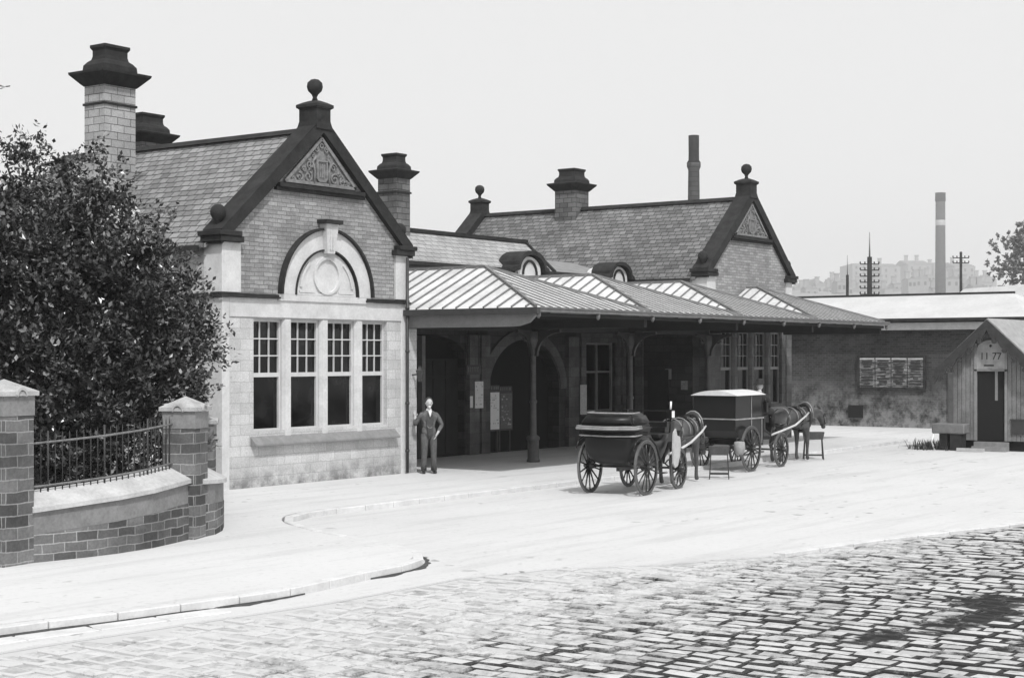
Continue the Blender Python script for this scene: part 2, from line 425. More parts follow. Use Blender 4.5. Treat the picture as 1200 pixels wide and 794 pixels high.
mb = MB(); D = resample(KL[1:], .78)
D = [(x + random.uniform(-.008, .008), y + random.uniform(-.008, .008)) for x, y in D if x > -30]; IN = offset_line(D, .15)
for i in range(len(D) - 1):
    a, b, c, d = Vector(D[i]), Vector(D[i + 1]), Vector(IN[i + 1]), Vector(IN[i]); g = (b - a).normalized() * .008; z = random.uniform(-.004, .006)
    q = [a + g, b - g, c - g, d + g]
    mb.hexa([(p.x, p.y, G - .02) for p in q], [(p.x, p.y, z) for p in q])
struct(mb.build('kerb', 'kerb', bevel=.012))
# channel stones below the kerb, and the flush edging between forecourt and setts
mb = MB()
def edging(line, w, z, keep=1.0, step=.8):
    D = dens(line, step); I2 = offset_line(D, w)
    for i in range(len(D) - 1):
        if random.random() > keep: continue
        a, b, c, d = Vector(D[i]), Vector(D[i + 1]), Vector(I2[i + 1]), Vector(I2[i]); g = (b - a).normalized() * .012
        dz = random.uniform(-.004, .008); q = [a + g, b - g, c - g, d + g]
        mb.hexa([(p.x, p.y, G - .04) for p in q], [(p.x, p.y, z + dz) for p in q])
edging([(-30, -9.37), (-16, -10.12), (-12.6, -10.45), (-10.2, -10.85)], .3, G + .012)
edging([(-2.1, -13.55), (.4, -14.0), (4.3, -15.1), (12, -17.1)], .22, G + .03)
struct(mb.build('kerb_channel', 'kerb', bevel=.01))
mb = MB(); rg = random.Random(21)
def dirt(line, w, amp):
    D = dens(line, .07); A = []; 
    for i, (x, y) in enumerate(D):
        k = min(1, i / 8, (len(D) - 1 - i) / 8); ww = max(.002, w * k * (1 + amp * noise.noise(Vector((x * 2.2, y * 2.2, 0))) * 2 + amp * noise.noise(Vector((x * 9, y * 9, 0)))))
        A.append(ww)
    O1 = offset_line(D, -.004)
    for i in range(len(D) - 1):
        a, b = Vector(O1[i]), Vector(O1[i + 1]); t = (b - a).normalized(); nn = Vector((t.y, -t.x))
        c, d = b + nn * A[i + 1], a + nn * A[i]
        mb.add([(a.x, a.y, G + .022), (b.x, b.y, G + .022), (c.x, c.y, G + .004), (d.x, d.y, G + .004)], [(0, 1, 2, 3)])
dirt([p for p in KL if -31 < p[0] < -11], .13, 1.0); dirt([p for p in KL if -11.5 < p[0] < -8.6], .05, .9); dirt([p for p in KL if -7.4 < p[0] < -5.0], .07, .7)
struct(mb.build('gutter_dirt', 'gutter_soil', fix=False), 'stuff')
# the road: individual granite setts over a joint bed
def below(x):      # edge of the setts at x
    for (x0, y0), (x1, y1) in zip(SETB, SETB[1:]):
        if x0 <= x <= x1: return y0 + (y1 - y0) * (x - x0) / (x1 - x0)
    return -20
mb = MB(); x = -24.0; SM = []
while x < 16:
    wd = random.uniform(.20, .25); y = -30 + random.uniform(0, .3); lim = below(x + wd / 2) - .05
    lean = 0
    while y < lim:
        ln = random.uniform(.24, .42)
        if y + ln > lim: break
        g = random.uniform(.008, .02); h = G + random.uniform(-.012, .016) ; j = lambda: random.uniform(-.015, .015)
        wob = .05 * noise.noise(Vector((x * .3, y * .4, 0)))
        xa, xb, ya, yb = x + g + wob, x + wd - g + wob, y + g * .5, y + ln - g * .5; e = random.uniform(.018, .034)
        o = [(xa + j(), ya + j()), (xb + j(), ya + j()), (xb + j(), yb + j()), (xa + j(), yb + j())]
        cx, cy = (xa + xb) / 2, (ya + yb) / 2
        tl = [random.uniform(-.006, .006) for _ in o]
        V = [(p[0], p[1], G - .06) for p in o] + [(p[0], p[1], h - .015) for p in o] + [(p[0] + (e if p[0] < cx else -e), p[1] + (e if p[1] < cy else -e), h + t) for p, t in zip(o, tl)] + [(cx, cy, h + .012)]
        F = [(0, 1, 5, 4), (1, 2, 6, 5), (2, 3, 7, 6), (3, 0, 4, 7), (4, 5, 9, 8), (5, 6, 10, 9), (6, 7, 11, 10), (7, 4, 8, 11), (8, 9, 12), (9, 10, 12), (10, 11, 12), (11, 8, 12)]
        mb.add(V, F); SM += [1] * 8 + [0] * 4; y += ln
    x += wd
rd = struct(mb.build('road', 'setts', fix=False)); rd.data.materials.append(M['joint']); rd.data.polygons.foreach_set('material_index', SM)
mb = MB(); pts = SETB + [(60, -20), (60, -60), (-60, -60)]
mb.extrude([pts], lambda u, v, d: (u, v, d), G - .025, G - .022)
struct(mb.build('road_bed', 'joint'))
# garden soil behind the wall
mb = MB(); mb.extrude([[(-40, -5.6), (-9, -5.85), (-6, -5.6), (-4.6, -4.6), (-3.6, -3.4), (-.1, -.1), (-.1, 11.8), (-40, 11.8)]], lambda u, v, d: (u, v, d), .004, .16)
struct(mb.build('garden_bed', 'soil'))

# ------------------------------------------------------------------ station building
B = thing('station_building', 'long low stone railway station with two ball-topped gables and a glazed forecourt canopy', 'station')
def part(mb, name, mat, parent=None, label=None, **k):
    o = mb.build(name, mat, parent or B, **k)
    if label: o['label'] = label
    return o
TOP = lambda u, v, d: (u, d, v)

def chimney(cx, cy, hx, hy, z0, zs, mat, sc=1.0, parent=None, band=None):
    mb = MB(); mb.sq(cx, cy, hx, hy, [(0, z0), (0, zs)])
    st = part(mb, 'chimney', mat, parent)
    mb = MB(); f = sc
    mb.sq(cx, cy, hx, hy, [(-.03, zs - .02), (.02, zs), (.06 * f, zs + .04 * f), (.24 * f, zs + .24 * f), (.25 * f, zs + .29 * f), (.03 * f, zs + .34 * f), (.02 * f, zs + .45 * f),
                           (-.04 * f, zs + .53 * f), (-.10 * f, zs + .58 * f), (-.12 * f, zs + .66 * f), (-.12 * f, zs + .78 * f), (-.08 * f, zs + .84 * f), (-.08 * f, zs + .90 * f), (-.2 * f, zs + .90 * f)])
    if band: mb.sq(cx, cy, hx + .03, hy + .03, [(0, band), (0, band + .05)])
    part(mb, 'chimney_cap', 'dark_stone', st)
    return st

def wing(o, e, windows=True):
    """gabled wing whose left front corner is at x = o; e lifts the upper works"""
    ZK, ZR = 5.04 + e, 7.62 + e; L = 8.7 if o < 1 else 10.7; W = 5.8; c = o + 2.9; k = (ZR - 5.05 - e) / 3.0
    # front wall up to the string course, with the four-light opening
    mb = MB()
    mb.extrude([[(o, -.1), (o + W, -.1), (o + W, 3.93 + e), (o, 3.93 + e)],
                [(o + .89, 1.16), (o + .89, 3.5), (o + 5.14, 3.5), (o + 5.14, 1.16)]], TOP, .0, .45)
    part(mb, 'lower_wall', 'ashlar' if o < 1 else 'shaded_ashlar')  # far wing takes the copy with canopy shade painted in
    mb = MB()
    mb.box(o + .003, o + .45, .453, L, -.1, 5.0 + e); mb.box(o + W - .45, o + W - .003, .453, L, -.1, 5.0 + e)
    mb.extrude([[(o + .003, -.1), (o + W - .003, -.1), (o + W - .003, 5.0 + e), (c, ZR - .12), (o + .003, 5.0 + e)]], TOP, L, L + .45)
    part(mb, 'side_wall', 'ashlar')
    # gable field above the string
    mb = MB()
    mb.extrude([[(o + .002, 3.93 + e), (o + W - .002, 3.93 + e), (o + W - .002, 5.1 + e), (c, ZR - .02), (o + .002, 5.1 + e)]], TOP, .012, .45)
    part(mb, 'gable_wall', 'gable_stone')
    # smooth dressed bands: corner pilasters, frieze under the string
    for a, b in ((o - .035, o + .5), (o + W - .38, o + W + .035)):
        mb = MB(); mb.box(a, b, -.04, .5, 4.02 + e, ZK); part(mb, 'pilaster', 'white_stone', bevel=.008)
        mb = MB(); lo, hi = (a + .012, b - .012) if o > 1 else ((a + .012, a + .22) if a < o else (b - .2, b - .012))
        mb.box(lo, hi, -.03, .5, -.1, 3.92 + e); part(mb, 'corner_pilaster', 'white_stone' if o < 1 else 'surround', bevel=.008)  # far wing's dressings use the darker tone as painted shade
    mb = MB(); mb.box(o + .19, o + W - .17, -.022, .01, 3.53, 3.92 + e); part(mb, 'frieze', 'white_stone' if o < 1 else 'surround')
    mb = MB()
    for a, b in ((o - .09, o + 1.6), (o + 4.35, o + W + .09)):
        mb.box(a, b, -.10, .02, 3.925 + e, 3.965 + e); mb.box(a + .02, b - .02, -.07, .02, 3.967 + e, 4.01 + e)
    mb.box(o - .09, o - .003, .02, L, 3.925 + e, 4.01 + e)
    part(mb, 'string_course', 'dark_stone')
    # plinth and sill
    mb = MB(); mb.hexa([(o + .80, -.17, .85), (o + 5.42, -.17, .85), (o + 5.42, .1, .85), (o + .8, .1, .85)],
                       [(o + .80, -.17, .90), (o + 5.42, -.17, .90), (o + 5.42, .15, 1.185), (o + .8, .15, 1.185)])
    part(mb, 'window_sill', 'sill', bevel=.01)
    # great arch over the window
    if o < 1:
        ax = o + 3.09; az = 4.03 + e
        mb = MB(); ring(mb, ax, az, 1.43, 1.48, 0, 180, -.13, .02); ring(mb, ax, az, .98, 1.015, 0, 180, -.08, .02)
        part(mb, 'arch_hood', 'dark_stone')
        mb = MB(); ring(mb, ax, az, 1.017, 1.428, 0, 180, -.05, .02)
        mb.extrude([arc(ax, az, .968, 0, 180, 28)], TOP, -.012, .02)
        mb.box(ax - 1.52, ax + 1.52, -.055, .02, az - .14, az - .004)
        part(mb, 'arch_ring', 'white_stone')
        arch = mb
        mb = MB()
        ring(mb, ax, az + .43, .36, .43, 0, 360, -.06, 0, 32, .36, .41)
        for s in (-1, 1):
            A = arc(ax, az + .06, .86, 8, 50, 10); Bq = arc(ax, az + .06, .80, 8, 50, 10)[::-1]
            P = [((2 * ax - x) if s < 0 else x, z) for x, z in A + Bq]
            mb.extrude([P if s > 0 else P[::-1]], TOP, -.045, 0)
            a, b = sorted((ax + s * .38, ax + s * .86)); mb.box(a, b, -.045, 0, az + .05, az + .10)
        mb.box(ax - .93, ax + .93, -.035, 0, az + .002, az + .045)
        part(mb, 'arch_roundel', 'white_stone')
        mb = MB()
        mb.hexa([(ax - .12, -.16, az + .92), (ax + .12, -.16, az + .92), (ax + .12, .02, az + .92), (ax - .12, .02, az + .92)],
                [(ax - .2, -.2, az + 1.56), (ax + .2, -.2, az + 1.56), (ax + .2, .02, az + 1.56), (ax - .2, .02, az + 1.56)])
        for d in (-.06, .02): mb.box(ax + d, ax + d + .03, -.2, -.15, az + 1.0, az + 1.5)
        ks = part(mb, 'keystone', 'white_stone')
        mb = MB(); mb.box(ax - .27, ax + .27, -.27, .02, az + 1.562, az + 1.65); part(mb, 'keystone_cap', 'dark_stone', ks)
    # carved tympanum
    tz = 6.42 + e
    mb = MB(); ap = tz + 1.02
    mb.extrude([[(c - 1.12, tz), (c + 1.12, tz), (c, ap)]], TOP, -.02, .01)
    for a, b in (((c - 1.12, tz), (c, ap)), ((c + 1.12, tz), (c, ap)), ((c - 1.12, tz + .02), (c + 1.12, tz + .02))):
        mb.bar((a[0], -.04, a[1]), (b[0], -.04, b[1]), .07, .06, up=(0, 1, 0))
    rnd = random.Random(3)
    def scroll(x, z, r, s, turns=1.3, ph=0):
        P = []
        for i in range(18):
            t = i / 17; rr = r * (1 - .8 * t); a = ph + s * turns * 2 * math.pi * t
            P.append((x + rr * math.cos(a), -.045, z + rr * math.sin(a)))
        mb.tube(P, .018, 5)
    for s in (-1, 1):
        for x, z, r, ph in ((.42, .16, .13, 1), (.68, .13, .10, 2), (.38, .42, .10, 0), (.55, .30, .07, 3), (.86, .09, .06, 0), (.16, .78, .08, 1), (.25, .62, .06, 2)):
            scroll(c + s * x, tz + z, r, s, 1.3, ph)
        for q in range(9):
            x = rnd.uniform(.25, .85); z = rnd.uniform(.06, (1 - x) * .85)
            mb.ball((c + s * x, -.04, tz + z), rnd.uniform(.02, .04), 6)
        mb.tube([(c + s * .24, -.05, tz + .03), (c + s * .22, -.06, tz + .3), (c + s * .28, -.05, tz + .5), (c + s * .18, -.05, tz + .6)], .03, 6)
    ring(mb, c, tz + .86, .035, .06, 0, 360, -.06, 0, 12)
    part(mb, 'tympanum', 'carved')
    mb = MB()
    sh = [(c - .17, tz + .14), (c - .10, tz + .07), (c + .10, tz + .07), (c + .17, tz + .14), (c + .17, tz + .55), (c - .17, tz + .55)]
    inn = [(c - .13, tz + .16), (c - .13, tz + .51), (c + .13, tz + .51), (c + .13, tz + .16), (c + .08, tz + .11), (c - .08, tz + .11)]
    mb.extrude([sh, inn], TOP, -.08, -.01); mb.extrude([inn], TOP, -.05, -.01)
    for d in (-.075, -.02, .035): mb.box(c + d, c + d + .03, -.075, -.04, tz + .17, tz + .46)
    mb.bar((c - .06, -.06, tz + .46), (c + .06, -.06, tz + .2), .02)
    part(mb, 'shield', 'carved')
    mb = MB(); mb.box(c - 1.35, c + 1.35, -.13, .02, tz - .13, tz - .045); mb.box(c - 1.4, c + 1.4, -.08, .02, tz - .2, tz - .132)
    part(mb, 'tympanum_ledge', 'dark_stone')
    # roof: two slopes with thickness, ridge, gutters
    for nm, sgn in (('roof_slope', -1), ('roof_slope', 1)):
        mb = MB(); ex = c + sgn * 3.06; ez = ZR - k * 3.06; t = .09
        mb.extrude([[(c, ZR), (ex, ez), (ex, ez - t), (c, ZR - t)]], TOP, .32, L + .12)
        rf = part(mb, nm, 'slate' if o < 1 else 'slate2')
        mb = MB(); a, b = sorted((ex - sgn * .0, ex + sgn * .11)); mb.box(a, b, .5, L, ez - .16, ez - .03); part(mb, 'gutter', 'dark_stone', rf)
    mb = MB(); mb.extrude([[(c - .13, ZR - .02), (c + .13, ZR - .02), (c, ZR + .1)]], TOP, .45, L); part(mb, 'ridge', 'dark_stone')
    # gable copings, kneelers and ball finials, front and back
    for y0, y1 in (((-.12, .42), (L - .1, L + .5)) if o > 1 else ((-.12, .42),)):
        mb = MB()
        for s in (-1, 1):
            P = [(c, ZR - .05), (c + s * 3.02, ZR - .05 - k * 3.02), (c + s * 3.02, ZR + .26 - k * 3.02), (c, ZR + .30)]
            mb.extrude([P], TOP, y0, y1)
            mb.box(*sorted((c + s * 2.42, c + s * 3.07)), y0 - .04, y1 + .04, ZK, ZK + .12)
            mb.box(*sorted((c + s * 2.5, c + s * 3.12)), y0 - .07, y1 + .07, ZK + .122, ZK + .22)
            bx, by = c + s * 2.86, (y0 + y1) / 2
            mb.lathe((bx, by, ZK + .22), [(.14, 0), (.14, .06), (.07, .09), (.05, .15), (.10, .22), (.155, .33), (.165, .40), (.14, .48), (.08, .535), (0.01, .55)])
        part(mb, 'gable_coping', 'dark_stone', bevel=.01)
        by = (y0 + y1) / 2; mb = MB()
        mb.sq(c, by, .2, .24, [(.06, ZR + .02), (.02, ZR + .2), (.02, ZR + .46), (.07, ZR + .50), (.07, ZR + .56), (-.04, ZR + .62), (-.14, ZR + .66)])
        mb.lathe((c, by, ZR + .66), [(.07, 0), (.045, .07), (.07, .13), (.15, .21), (.175, .30), (.16, .39), (.09, .455), (0.01, .475)])
        part(mb, 'finial', 'dark_stone')
    # four-light window
    lights = [(.89, 1.78), (2.03, 2.94), (3.18, 4.08), (4.32, 5.14)]
    for a, b in ((1.78, 2.03), (2.94, 3.18), (4.08, 4.32)):
        mb = MB(); mb.extrude([[(o + a, .32), (o + a, .06), (o + a + .045, -.012), (o + b - .045, -.012), (o + b, .06), (o + b, .32)]], lambda u, v, d: (u, v, d), 1.0, 3.5)
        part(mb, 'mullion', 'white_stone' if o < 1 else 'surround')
    for a, b in lights:
        a += o; b += o; y = .11
        mb = MB()
        for x0, x1, z0, z1 in ((a, a + .035, 1.16, 3.5), (b - .04, b, 1.16, 3.5), (a + .036, b - .041, 3.44, 3.5), (a + .036, b - .041, 2.28, 2.37), (a + .036, b - .041, 1.16, 1.2)):
            mb.box(x0, x1, y, y + .08, z0, z1)
        for i in (1, 2):
            x = a + .035 + (b - a - .075) * i / 3; mb.box(x - .010, x + .010, y + .015, y + .05, 2.371, 3.439)
            z = 2.37 + 1.07 * i / 3; mb.box(a + .036, b - .041, y + .013, y + .052, z - .013, z + .013)
        w = part(mb, 'window', 'white_paint' if o < 1 else 'beam_paint')  # far wing frames coloured darker to stand for shade below the canopy
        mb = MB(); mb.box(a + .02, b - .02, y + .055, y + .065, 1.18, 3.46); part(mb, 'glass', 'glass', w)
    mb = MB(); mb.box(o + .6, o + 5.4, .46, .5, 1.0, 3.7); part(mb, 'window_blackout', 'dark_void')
wing(0.0, 0.0); wing(20.2, .14)

# stacks
chimney(.42, 3.93, .43, .33, 4.2, 8.60, 'chim_stone', 1.0, band=8.17)
mb = MB(); mb.sq(.42, 3.93, .43, .33, [(.14, 5.5), (.14, 5.82), (.0, 6.02)]); part(mb, 'chimney_base', 'white_stone')
chimney(3.7, 6.6, .42, .42, 7.2, 7.93, 'chim_dark', .8)
chimney(10.25, 4.1, .28, .33, 5.4, 7.5, 'chim_dark', .75, band=7.1)
chimney(23.1, 6.9, .42, .42, 7.4, 8.42, 'chim_dark', .85)

# link range between the wings
mb = MB()
def arch_loop(x0, x1, z0, zs, rise, n=18):
    return [(x0, z0)] + arc((x0 + x1) / 2, zs, (x1 - x0) / 2, 180, 0, n, rise) + [(x1, z0)]
mb.extrude([[(5.8, -.02), (20.2, -.02), (20.2, 5.0), (5.8, 5.0)],
            arch_loop(8.6, 11.95, 0.005, 2.75, .55), arch_loop(13.0, 16.57, 0.005, 1.75, 1.45),
            [(17.97, 1.0), (17.97, 3.14), (19.7, 3.14), (19.7, 1.0)]], TOP, 3.0, 3.4)
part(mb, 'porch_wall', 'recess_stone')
mb = MB()
ring(mb, 14.785, 1.75, 1.79, 2.12, 0, 180, 2.93, 3.01, 24, 1.455, 1.75)
mb.extrude([[(17.7, .9), (19.95, .9), (19.95, 3.42), (17.7, 3.42)], [(17.97, 1.0), (17.97, 3.14), (19.7, 3.14), (19.7, 1.0)]], TOP, 2.94, 3.01)
for a, b in ((12.0, 12.45), (12.55, 12.95), (16.9, 17.45), (19.97, 20.15)): mb.box(a, b, 2.86, 3.01, 0, 3.3)
part(mb, 'arch_surround', 'surround')
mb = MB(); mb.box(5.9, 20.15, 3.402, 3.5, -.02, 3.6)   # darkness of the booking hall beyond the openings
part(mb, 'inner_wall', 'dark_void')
for nm, x0, x1, z1 in (('porch_door', 8.62, 10.2, 3.2), ('porch_door', 10.3, 11.93, 3.0)):
    mb = MB(); mb.box(x0, x1, 3.22, 3.28, .02, z1 - .35)
    for i in range(1, 3): x = x0 + (x1 - x0) * i / 3; mb.box(x - .03, x + .03, 3.19, 3.219, .05, z1 - .4)
    mb.box(x0, x1, 3.18, 3.219, 2.1, 2.18)
    part(mb, nm, 'under')
mb = MB(); mb.box(10.2, 10.34, 3.08, 3.25, .0, 3.26); part(mb, 'door_post', 'sill')
mb = MB()
for x in (18.0, 18.78, 19.62): mb.box(x, x + .07, 3.1, 3.16, 1.0, 3.14)
for z in (1.0, 2.2, 3.07): mb.box(18.071, 19.619, 3.102, 3.158, z, z + .06)
w = part(mb, 'window', 'beam_paint', label='dim window beneath the canopy')
mb = MB(); mb.box(18.0, 19.68, 3.165, 3.175, 1.02, 3.12); part(mb, 'glass', 'glass', w)
# gutter at the head of the porch wall, and the porch ceiling
mb = MB(); mb.box(5.85, 20.15, 2.66, 2.99, 5.0, 5.16); mb.box(5.85, 20.15, 2.63, 2.655, 5.1, 5.2); part(mb, 'gutter', 'dark_stone')
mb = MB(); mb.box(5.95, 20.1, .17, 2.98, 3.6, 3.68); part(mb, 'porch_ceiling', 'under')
mb = MB(); mb.box(5.95, 20.1, -.16, .16, 3.61, 3.72); part(mb, 'porch_beam', 'under')
# steep pale link roof and the lower lead roof beyond
mb = MB(); y0, yr, z0, zr, te = 2.86, 3.95, 5.17, 6.12, 16.15
mb.extrude([[(y0, z0), (2 * yr - y0, z0), (yr, zr)]], lambda u, v, d: (d, u, v), 5.85, te)
rf = part(mb, 'link_roof', 'slatex')
mb = MB(); mb.bar((5.85, yr, zr + .03), (te + .05, yr, zr + .03), .18, .1); mb.bar((te, yr, zr + .02), (te, y0, z0 + .04), .1, .08)
part(mb, 'ridge', 'dark_stone', rf)
mb = MB(); mb.add([(te + .06, 2.85, 5.17), (20.2, 2.85, 5.17), (20.2, 5, 5.75), (te + .06, 5, 5.75), (te + .06, 2.85, 5.0), (20.2, 2.85, 5.0), (20.2, 5, 5.0), (te + .06, 5, 5.0)],
                  [(0, 1, 2, 3), (4, 5, 1, 0), (5, 6, 2, 1), (6, 7, 3, 2), (7, 4, 0, 3)])
part(mb, 'lead_roof', 'flat_lead')
# semicircular dormers standing on the eaves over the valleys of the canopy
def dormer(cx, s=1.0):
    y = 2.55; z = 4.93
    mb = MB(); P = [(cx - .5 * s, z)] + [(cx - .5 * s, z + .2 * s)] + arc(cx, z + .2 * s, .5 * s, 180, 0, 14, .36 * s)[1:-1] + [(cx + .5 * s, z + .2 * s), (cx + .5 * s, z)]
    mb.extrude([P], TOP, y, y + .9); d = part(mb, 'dormer', 'white_stone')
    mb = MB(); ring(mb, cx, z + .10 * s, .27 * s, .33 * s, 0, 180, y - .04, y + .01, 14, .32 * s, .38 * s); part(mb, 'dormer_arch', 'dark_stone', d)
    mb = MB()
    A = [(cx - .78 * s, z + .16 * s), (cx - .56 * s, z + .20 * s)] + arc(cx, z + .22 * s, .54 * s, 165, 15, 14, .38 * s) + [(cx + .56 * s, z + .20 * s), (cx + .78 * s, z + .16 * s)]
    Bq = [(cx + .72 * s, z + .28 * s), (cx + .6 * s, z + .33 * s)] + arc(cx, z + .30 * s, .62 * s, 18, 162, 14, .41 * s) + [(cx - .6 * s, z + .33 * s), (cx - .72 * s, z + .28 * s)]
    mb.extrude([A + Bq], TOP, y - .14, y + .62); part(mb, 'dormer_roof', 'dark_stone', d)
dormer(14.4, 1.12); dormer(19.2, 1.0)

# ------------------------------------------------------------------ forecourt canopy
E_ = [5.8, 10.65, 15.4, 20.1, 25.1]; FY = -3.7; ZE, ZA, YA = 3.79, 4.87, -.5
for i in range(4):
    a, b = E_[i], E_[i + 1]; c = (a + b) / 2; yb = 2.98 if i < 3 else -.12
    mb = MB()
    V = [(a, FY, ZE), (b, FY, ZE), (c, YA, ZA), (c, yb, ZA), (a, yb, ZE), (b, yb, ZE)]
    V += [(x, y, z - .05) for x, y, z in V]
    mb.add(V, [(0, 1, 2), (0, 2, 3, 4), (1, 5, 3, 2), (6, 8, 7), (6, 10, 9, 8), (7, 8, 9, 11), (0, 6, 7, 1), (4, 3, 9, 10), (3, 5, 11, 9), (0, 4, 10, 6), (1, 7, 11, 5)])
    bay = part(mb, 'canopy_roof', 'panel')
    mb = MB(); n = 12
    A, Bv, Cc = Vector((a, FY, ZE)), Vector((b, FY, ZE)), Vector((c, YA, ZA))
    for p, q in ((A, Cc), (Bv, Cc), (Cc, Vector((c, yb, ZA)))): mb.bar(p + Vector((0, 0, .03)), q + Vector((0, 0, .03)), .075, .06)
    for k in range(1, 15):       # front slope bars run up to the hips
        x = a + (b - a) * k / 15; t = (x - a) / (c - a) if x < c else (b - x) / (b - c)
        p = Vector((x, FY, ZE)); q = Vector((x, FY + (YA - FY) * t, ZE + (ZA - ZE) * t))
        mb.bar(p + Vector((0, 0, .014)), q + Vector((0, 0, .014)), .035, .03)
    ny = 9 if i == 3 else 17
    for s in (0, 1):             # side slope bars
        x0 = a if s == 0 else b
        for k in range(1, ny + 1):
            y = FY + (yb - FY) * (k - .3) / (ny + .2); t = min(1, (y - FY) / (YA - FY))
            mb.bar((x0, y, ZE + .02), (x0 + (c - x0) * t, y, ZE + (ZA - ZE) * t + .02), .035, .035)
    part(mb, 'glazing_bars', 'panel_bar', bay)
mb = MB()
mb.box(5.80, 25.2, FY - .12, FY - .0, ZE - .10, ZE - .005); mb.box(5.8, 25.22, FY - .14, FY - .121, ZE - .03, ZE + .01)
for x in E_ + [8.2, 13.0, 17.8, 22.6]: mb.lathe((x + .02, FY - .06, ZE - .24), [(.02, 0), (.05, .05), (.05, .14)], 8)
part(mb, 'canopy_gutter', 'iron_grey')
mb = MB()
mb.extrude([[(-.02, 3.37), (-.02, 3.665), (FY + .02, 3.665), (FY + .04, 3.62), (FY + .22, 3.46), (FY + .5, 3.385), (FY + .8, 3.37)]], lambda u, v, d: (d, u, v), 5.83, 5.93)
part(mb, 'end_beam', 'beam_paint')
mb = MB(); mb.box(5.94, 25.1, FY + .02, FY + .12, 3.60, 3.675)
for x in E_[1:]: mb.box(x - .06, x + .06, FY + .13, -.2, 3.42, 3.68)
for k in range(10): mb.box(6.5 + k * 1.9, 6.56 + k * 1.9, FY + .13, -.2, 3.6, 3.69)
mb.box(5.94, 20.1, -.14, .14, 3.36, 3.615)
part(mb, 'canopy_framing', 'under')
def column(x, y=-.15):
    mb = MB()
    mb.lathe((x, y, 0), [(.17, 0), (.17, .06), (.15, .08), (.145, .55), (.17, .58), (.17, .64), (.085, .70), (.08, 1.5), (.10, 1.52), (.10, 1.58), (.075, 1.6), (.068, 2.75), (.10, 2.8), (.09, 2.86), (.15, 3.05), (.17, 3.1), (.17, 3.35)], 14)
    cl = part(mb, 'canopy_column', 'column_iron')
    mb = MB()
    for dx, dy in ((1, 0), (-1, 0), (0, -1)):
        P = []
        for k in range(9):
            t = k / 8 * math.pi / 2; P.append((x + dx * (.1 + .62 * (1 - math.cos(t))), y + dy * (.1 + .75 * (1 - math.cos(t))), 2.72 + .64 * math.sin(t)))
        for p, q in zip(P, P[1:]):
            mb.bar(p, q, .08, .08); m0, m1 = Vector((x + dx * .06, y + dy * .06, p[2])), Vector((x + dx * .06, y + dy * .06, q[2]))
            sd = Vector((dy, dx, 0)) * .03; pv, qv = Vector(p), Vector(q)
            t0, t1 = Vector((p[0], p[1], 3.38)), Vector((q[0], q[1], 3.38))
            mb.hexa([pv - sd, qv - sd, qv + sd, pv + sd], [t0 - sd, t1 - sd, t1 + sd, t0 + sd])
        mb.tube([(x + dx * (.35 + .09 * math.cos(u)), y + dy * (.35 + .09 * math.cos(u)), 3.2 + .09 * math.sin(u)) for u in [i * .7 for i in range(10)]], .025, 6)
        mb.hexa([(x + dx * .06 - .02, y + dy * .06 - .02, 3.0), (x + dx * .06 + .02, y + dy * .06 - .02, 3.0), (x + dx * .06 + .02, y + dy * .06 + .02, 3.0), (x + dx * .06 - .02, y + dy * .06 + .02, 3.0)],
                [(x + dx * .5 - .02, y + dy * .6 - .02, 3.34), (x + dx * .5 + .02, y + dy * .6 - .02, 3.34), (x + dx * .5 + .02, y + dy * .6 + .02, 3.34), (x + dx * .5 - .02, y + dy * .6 + .02, 3.34)])
    part(mb, 'bracket', 'iron', cl)
for x in (10.75, 15.5, 20.0): column(x)
mb = MB(); mb.box(5.66, 5.79, FY - .13, -.05, ZE - .14, ZE - .004); part(mb, 'canopy_gutter', 'iron')
# pier at the corner beside which the man stands, rainwater pipes
mb = MB(); mb.box(5.85, 6.2, -.02, .35, 0, 3.36); part(mb, 'corner_pier', 'ashlar', bevel=.01)
mb = MB(); mb.tube([(5.72, -.13, 0.02), (5.72, -.13, 5.0)], .035, 8)
for z in (.5, 1.6, 2.8, 3.8): mb.lathe((5.72, -.13, z), [(.05, 0), (.05, .06)], 8)
part(mb, 'rainwater_pipe', 'iron')
# side wall of the far wing inside the porch: shade panel, door, pilaster
mb = MB(); mb.box(20.15, 20.199, .48, 2.99, .0, 3.6); part(mb, 'porch_shade_panel', 'recess_stone')  # dark panel added over the pale wing wall as painted shade
mb = MB(); mb.box(20.11, 20.149, 1.3, 2.05, .02, 2.3); part(mb, 'porch_door', 'under')
mb = MB(); mb.box(20.08, 20.149, 2.22, 2.5, .0, 3.3); part(mb, 'arch_surround', 'surround')

# lamp on the corner pier
t = thing('wall_lamp', 'small dark lantern fixed to the pier above the standing man', 'lantern', (6.03, -.03, 2.28))
mb = MB(); mb.bar((0, .01, 0), (0, -.2, .02), .03); mb.build('bracket', 'iron', t)
mb = MB(); mb.lathe((0, -.22, -.16), [(.03, 0), (.055, .02), (.09, .24), (.1, .26), (.03, .33), (.03, .37)], 6, False); mb.build('lantern_body', 'iron', t)

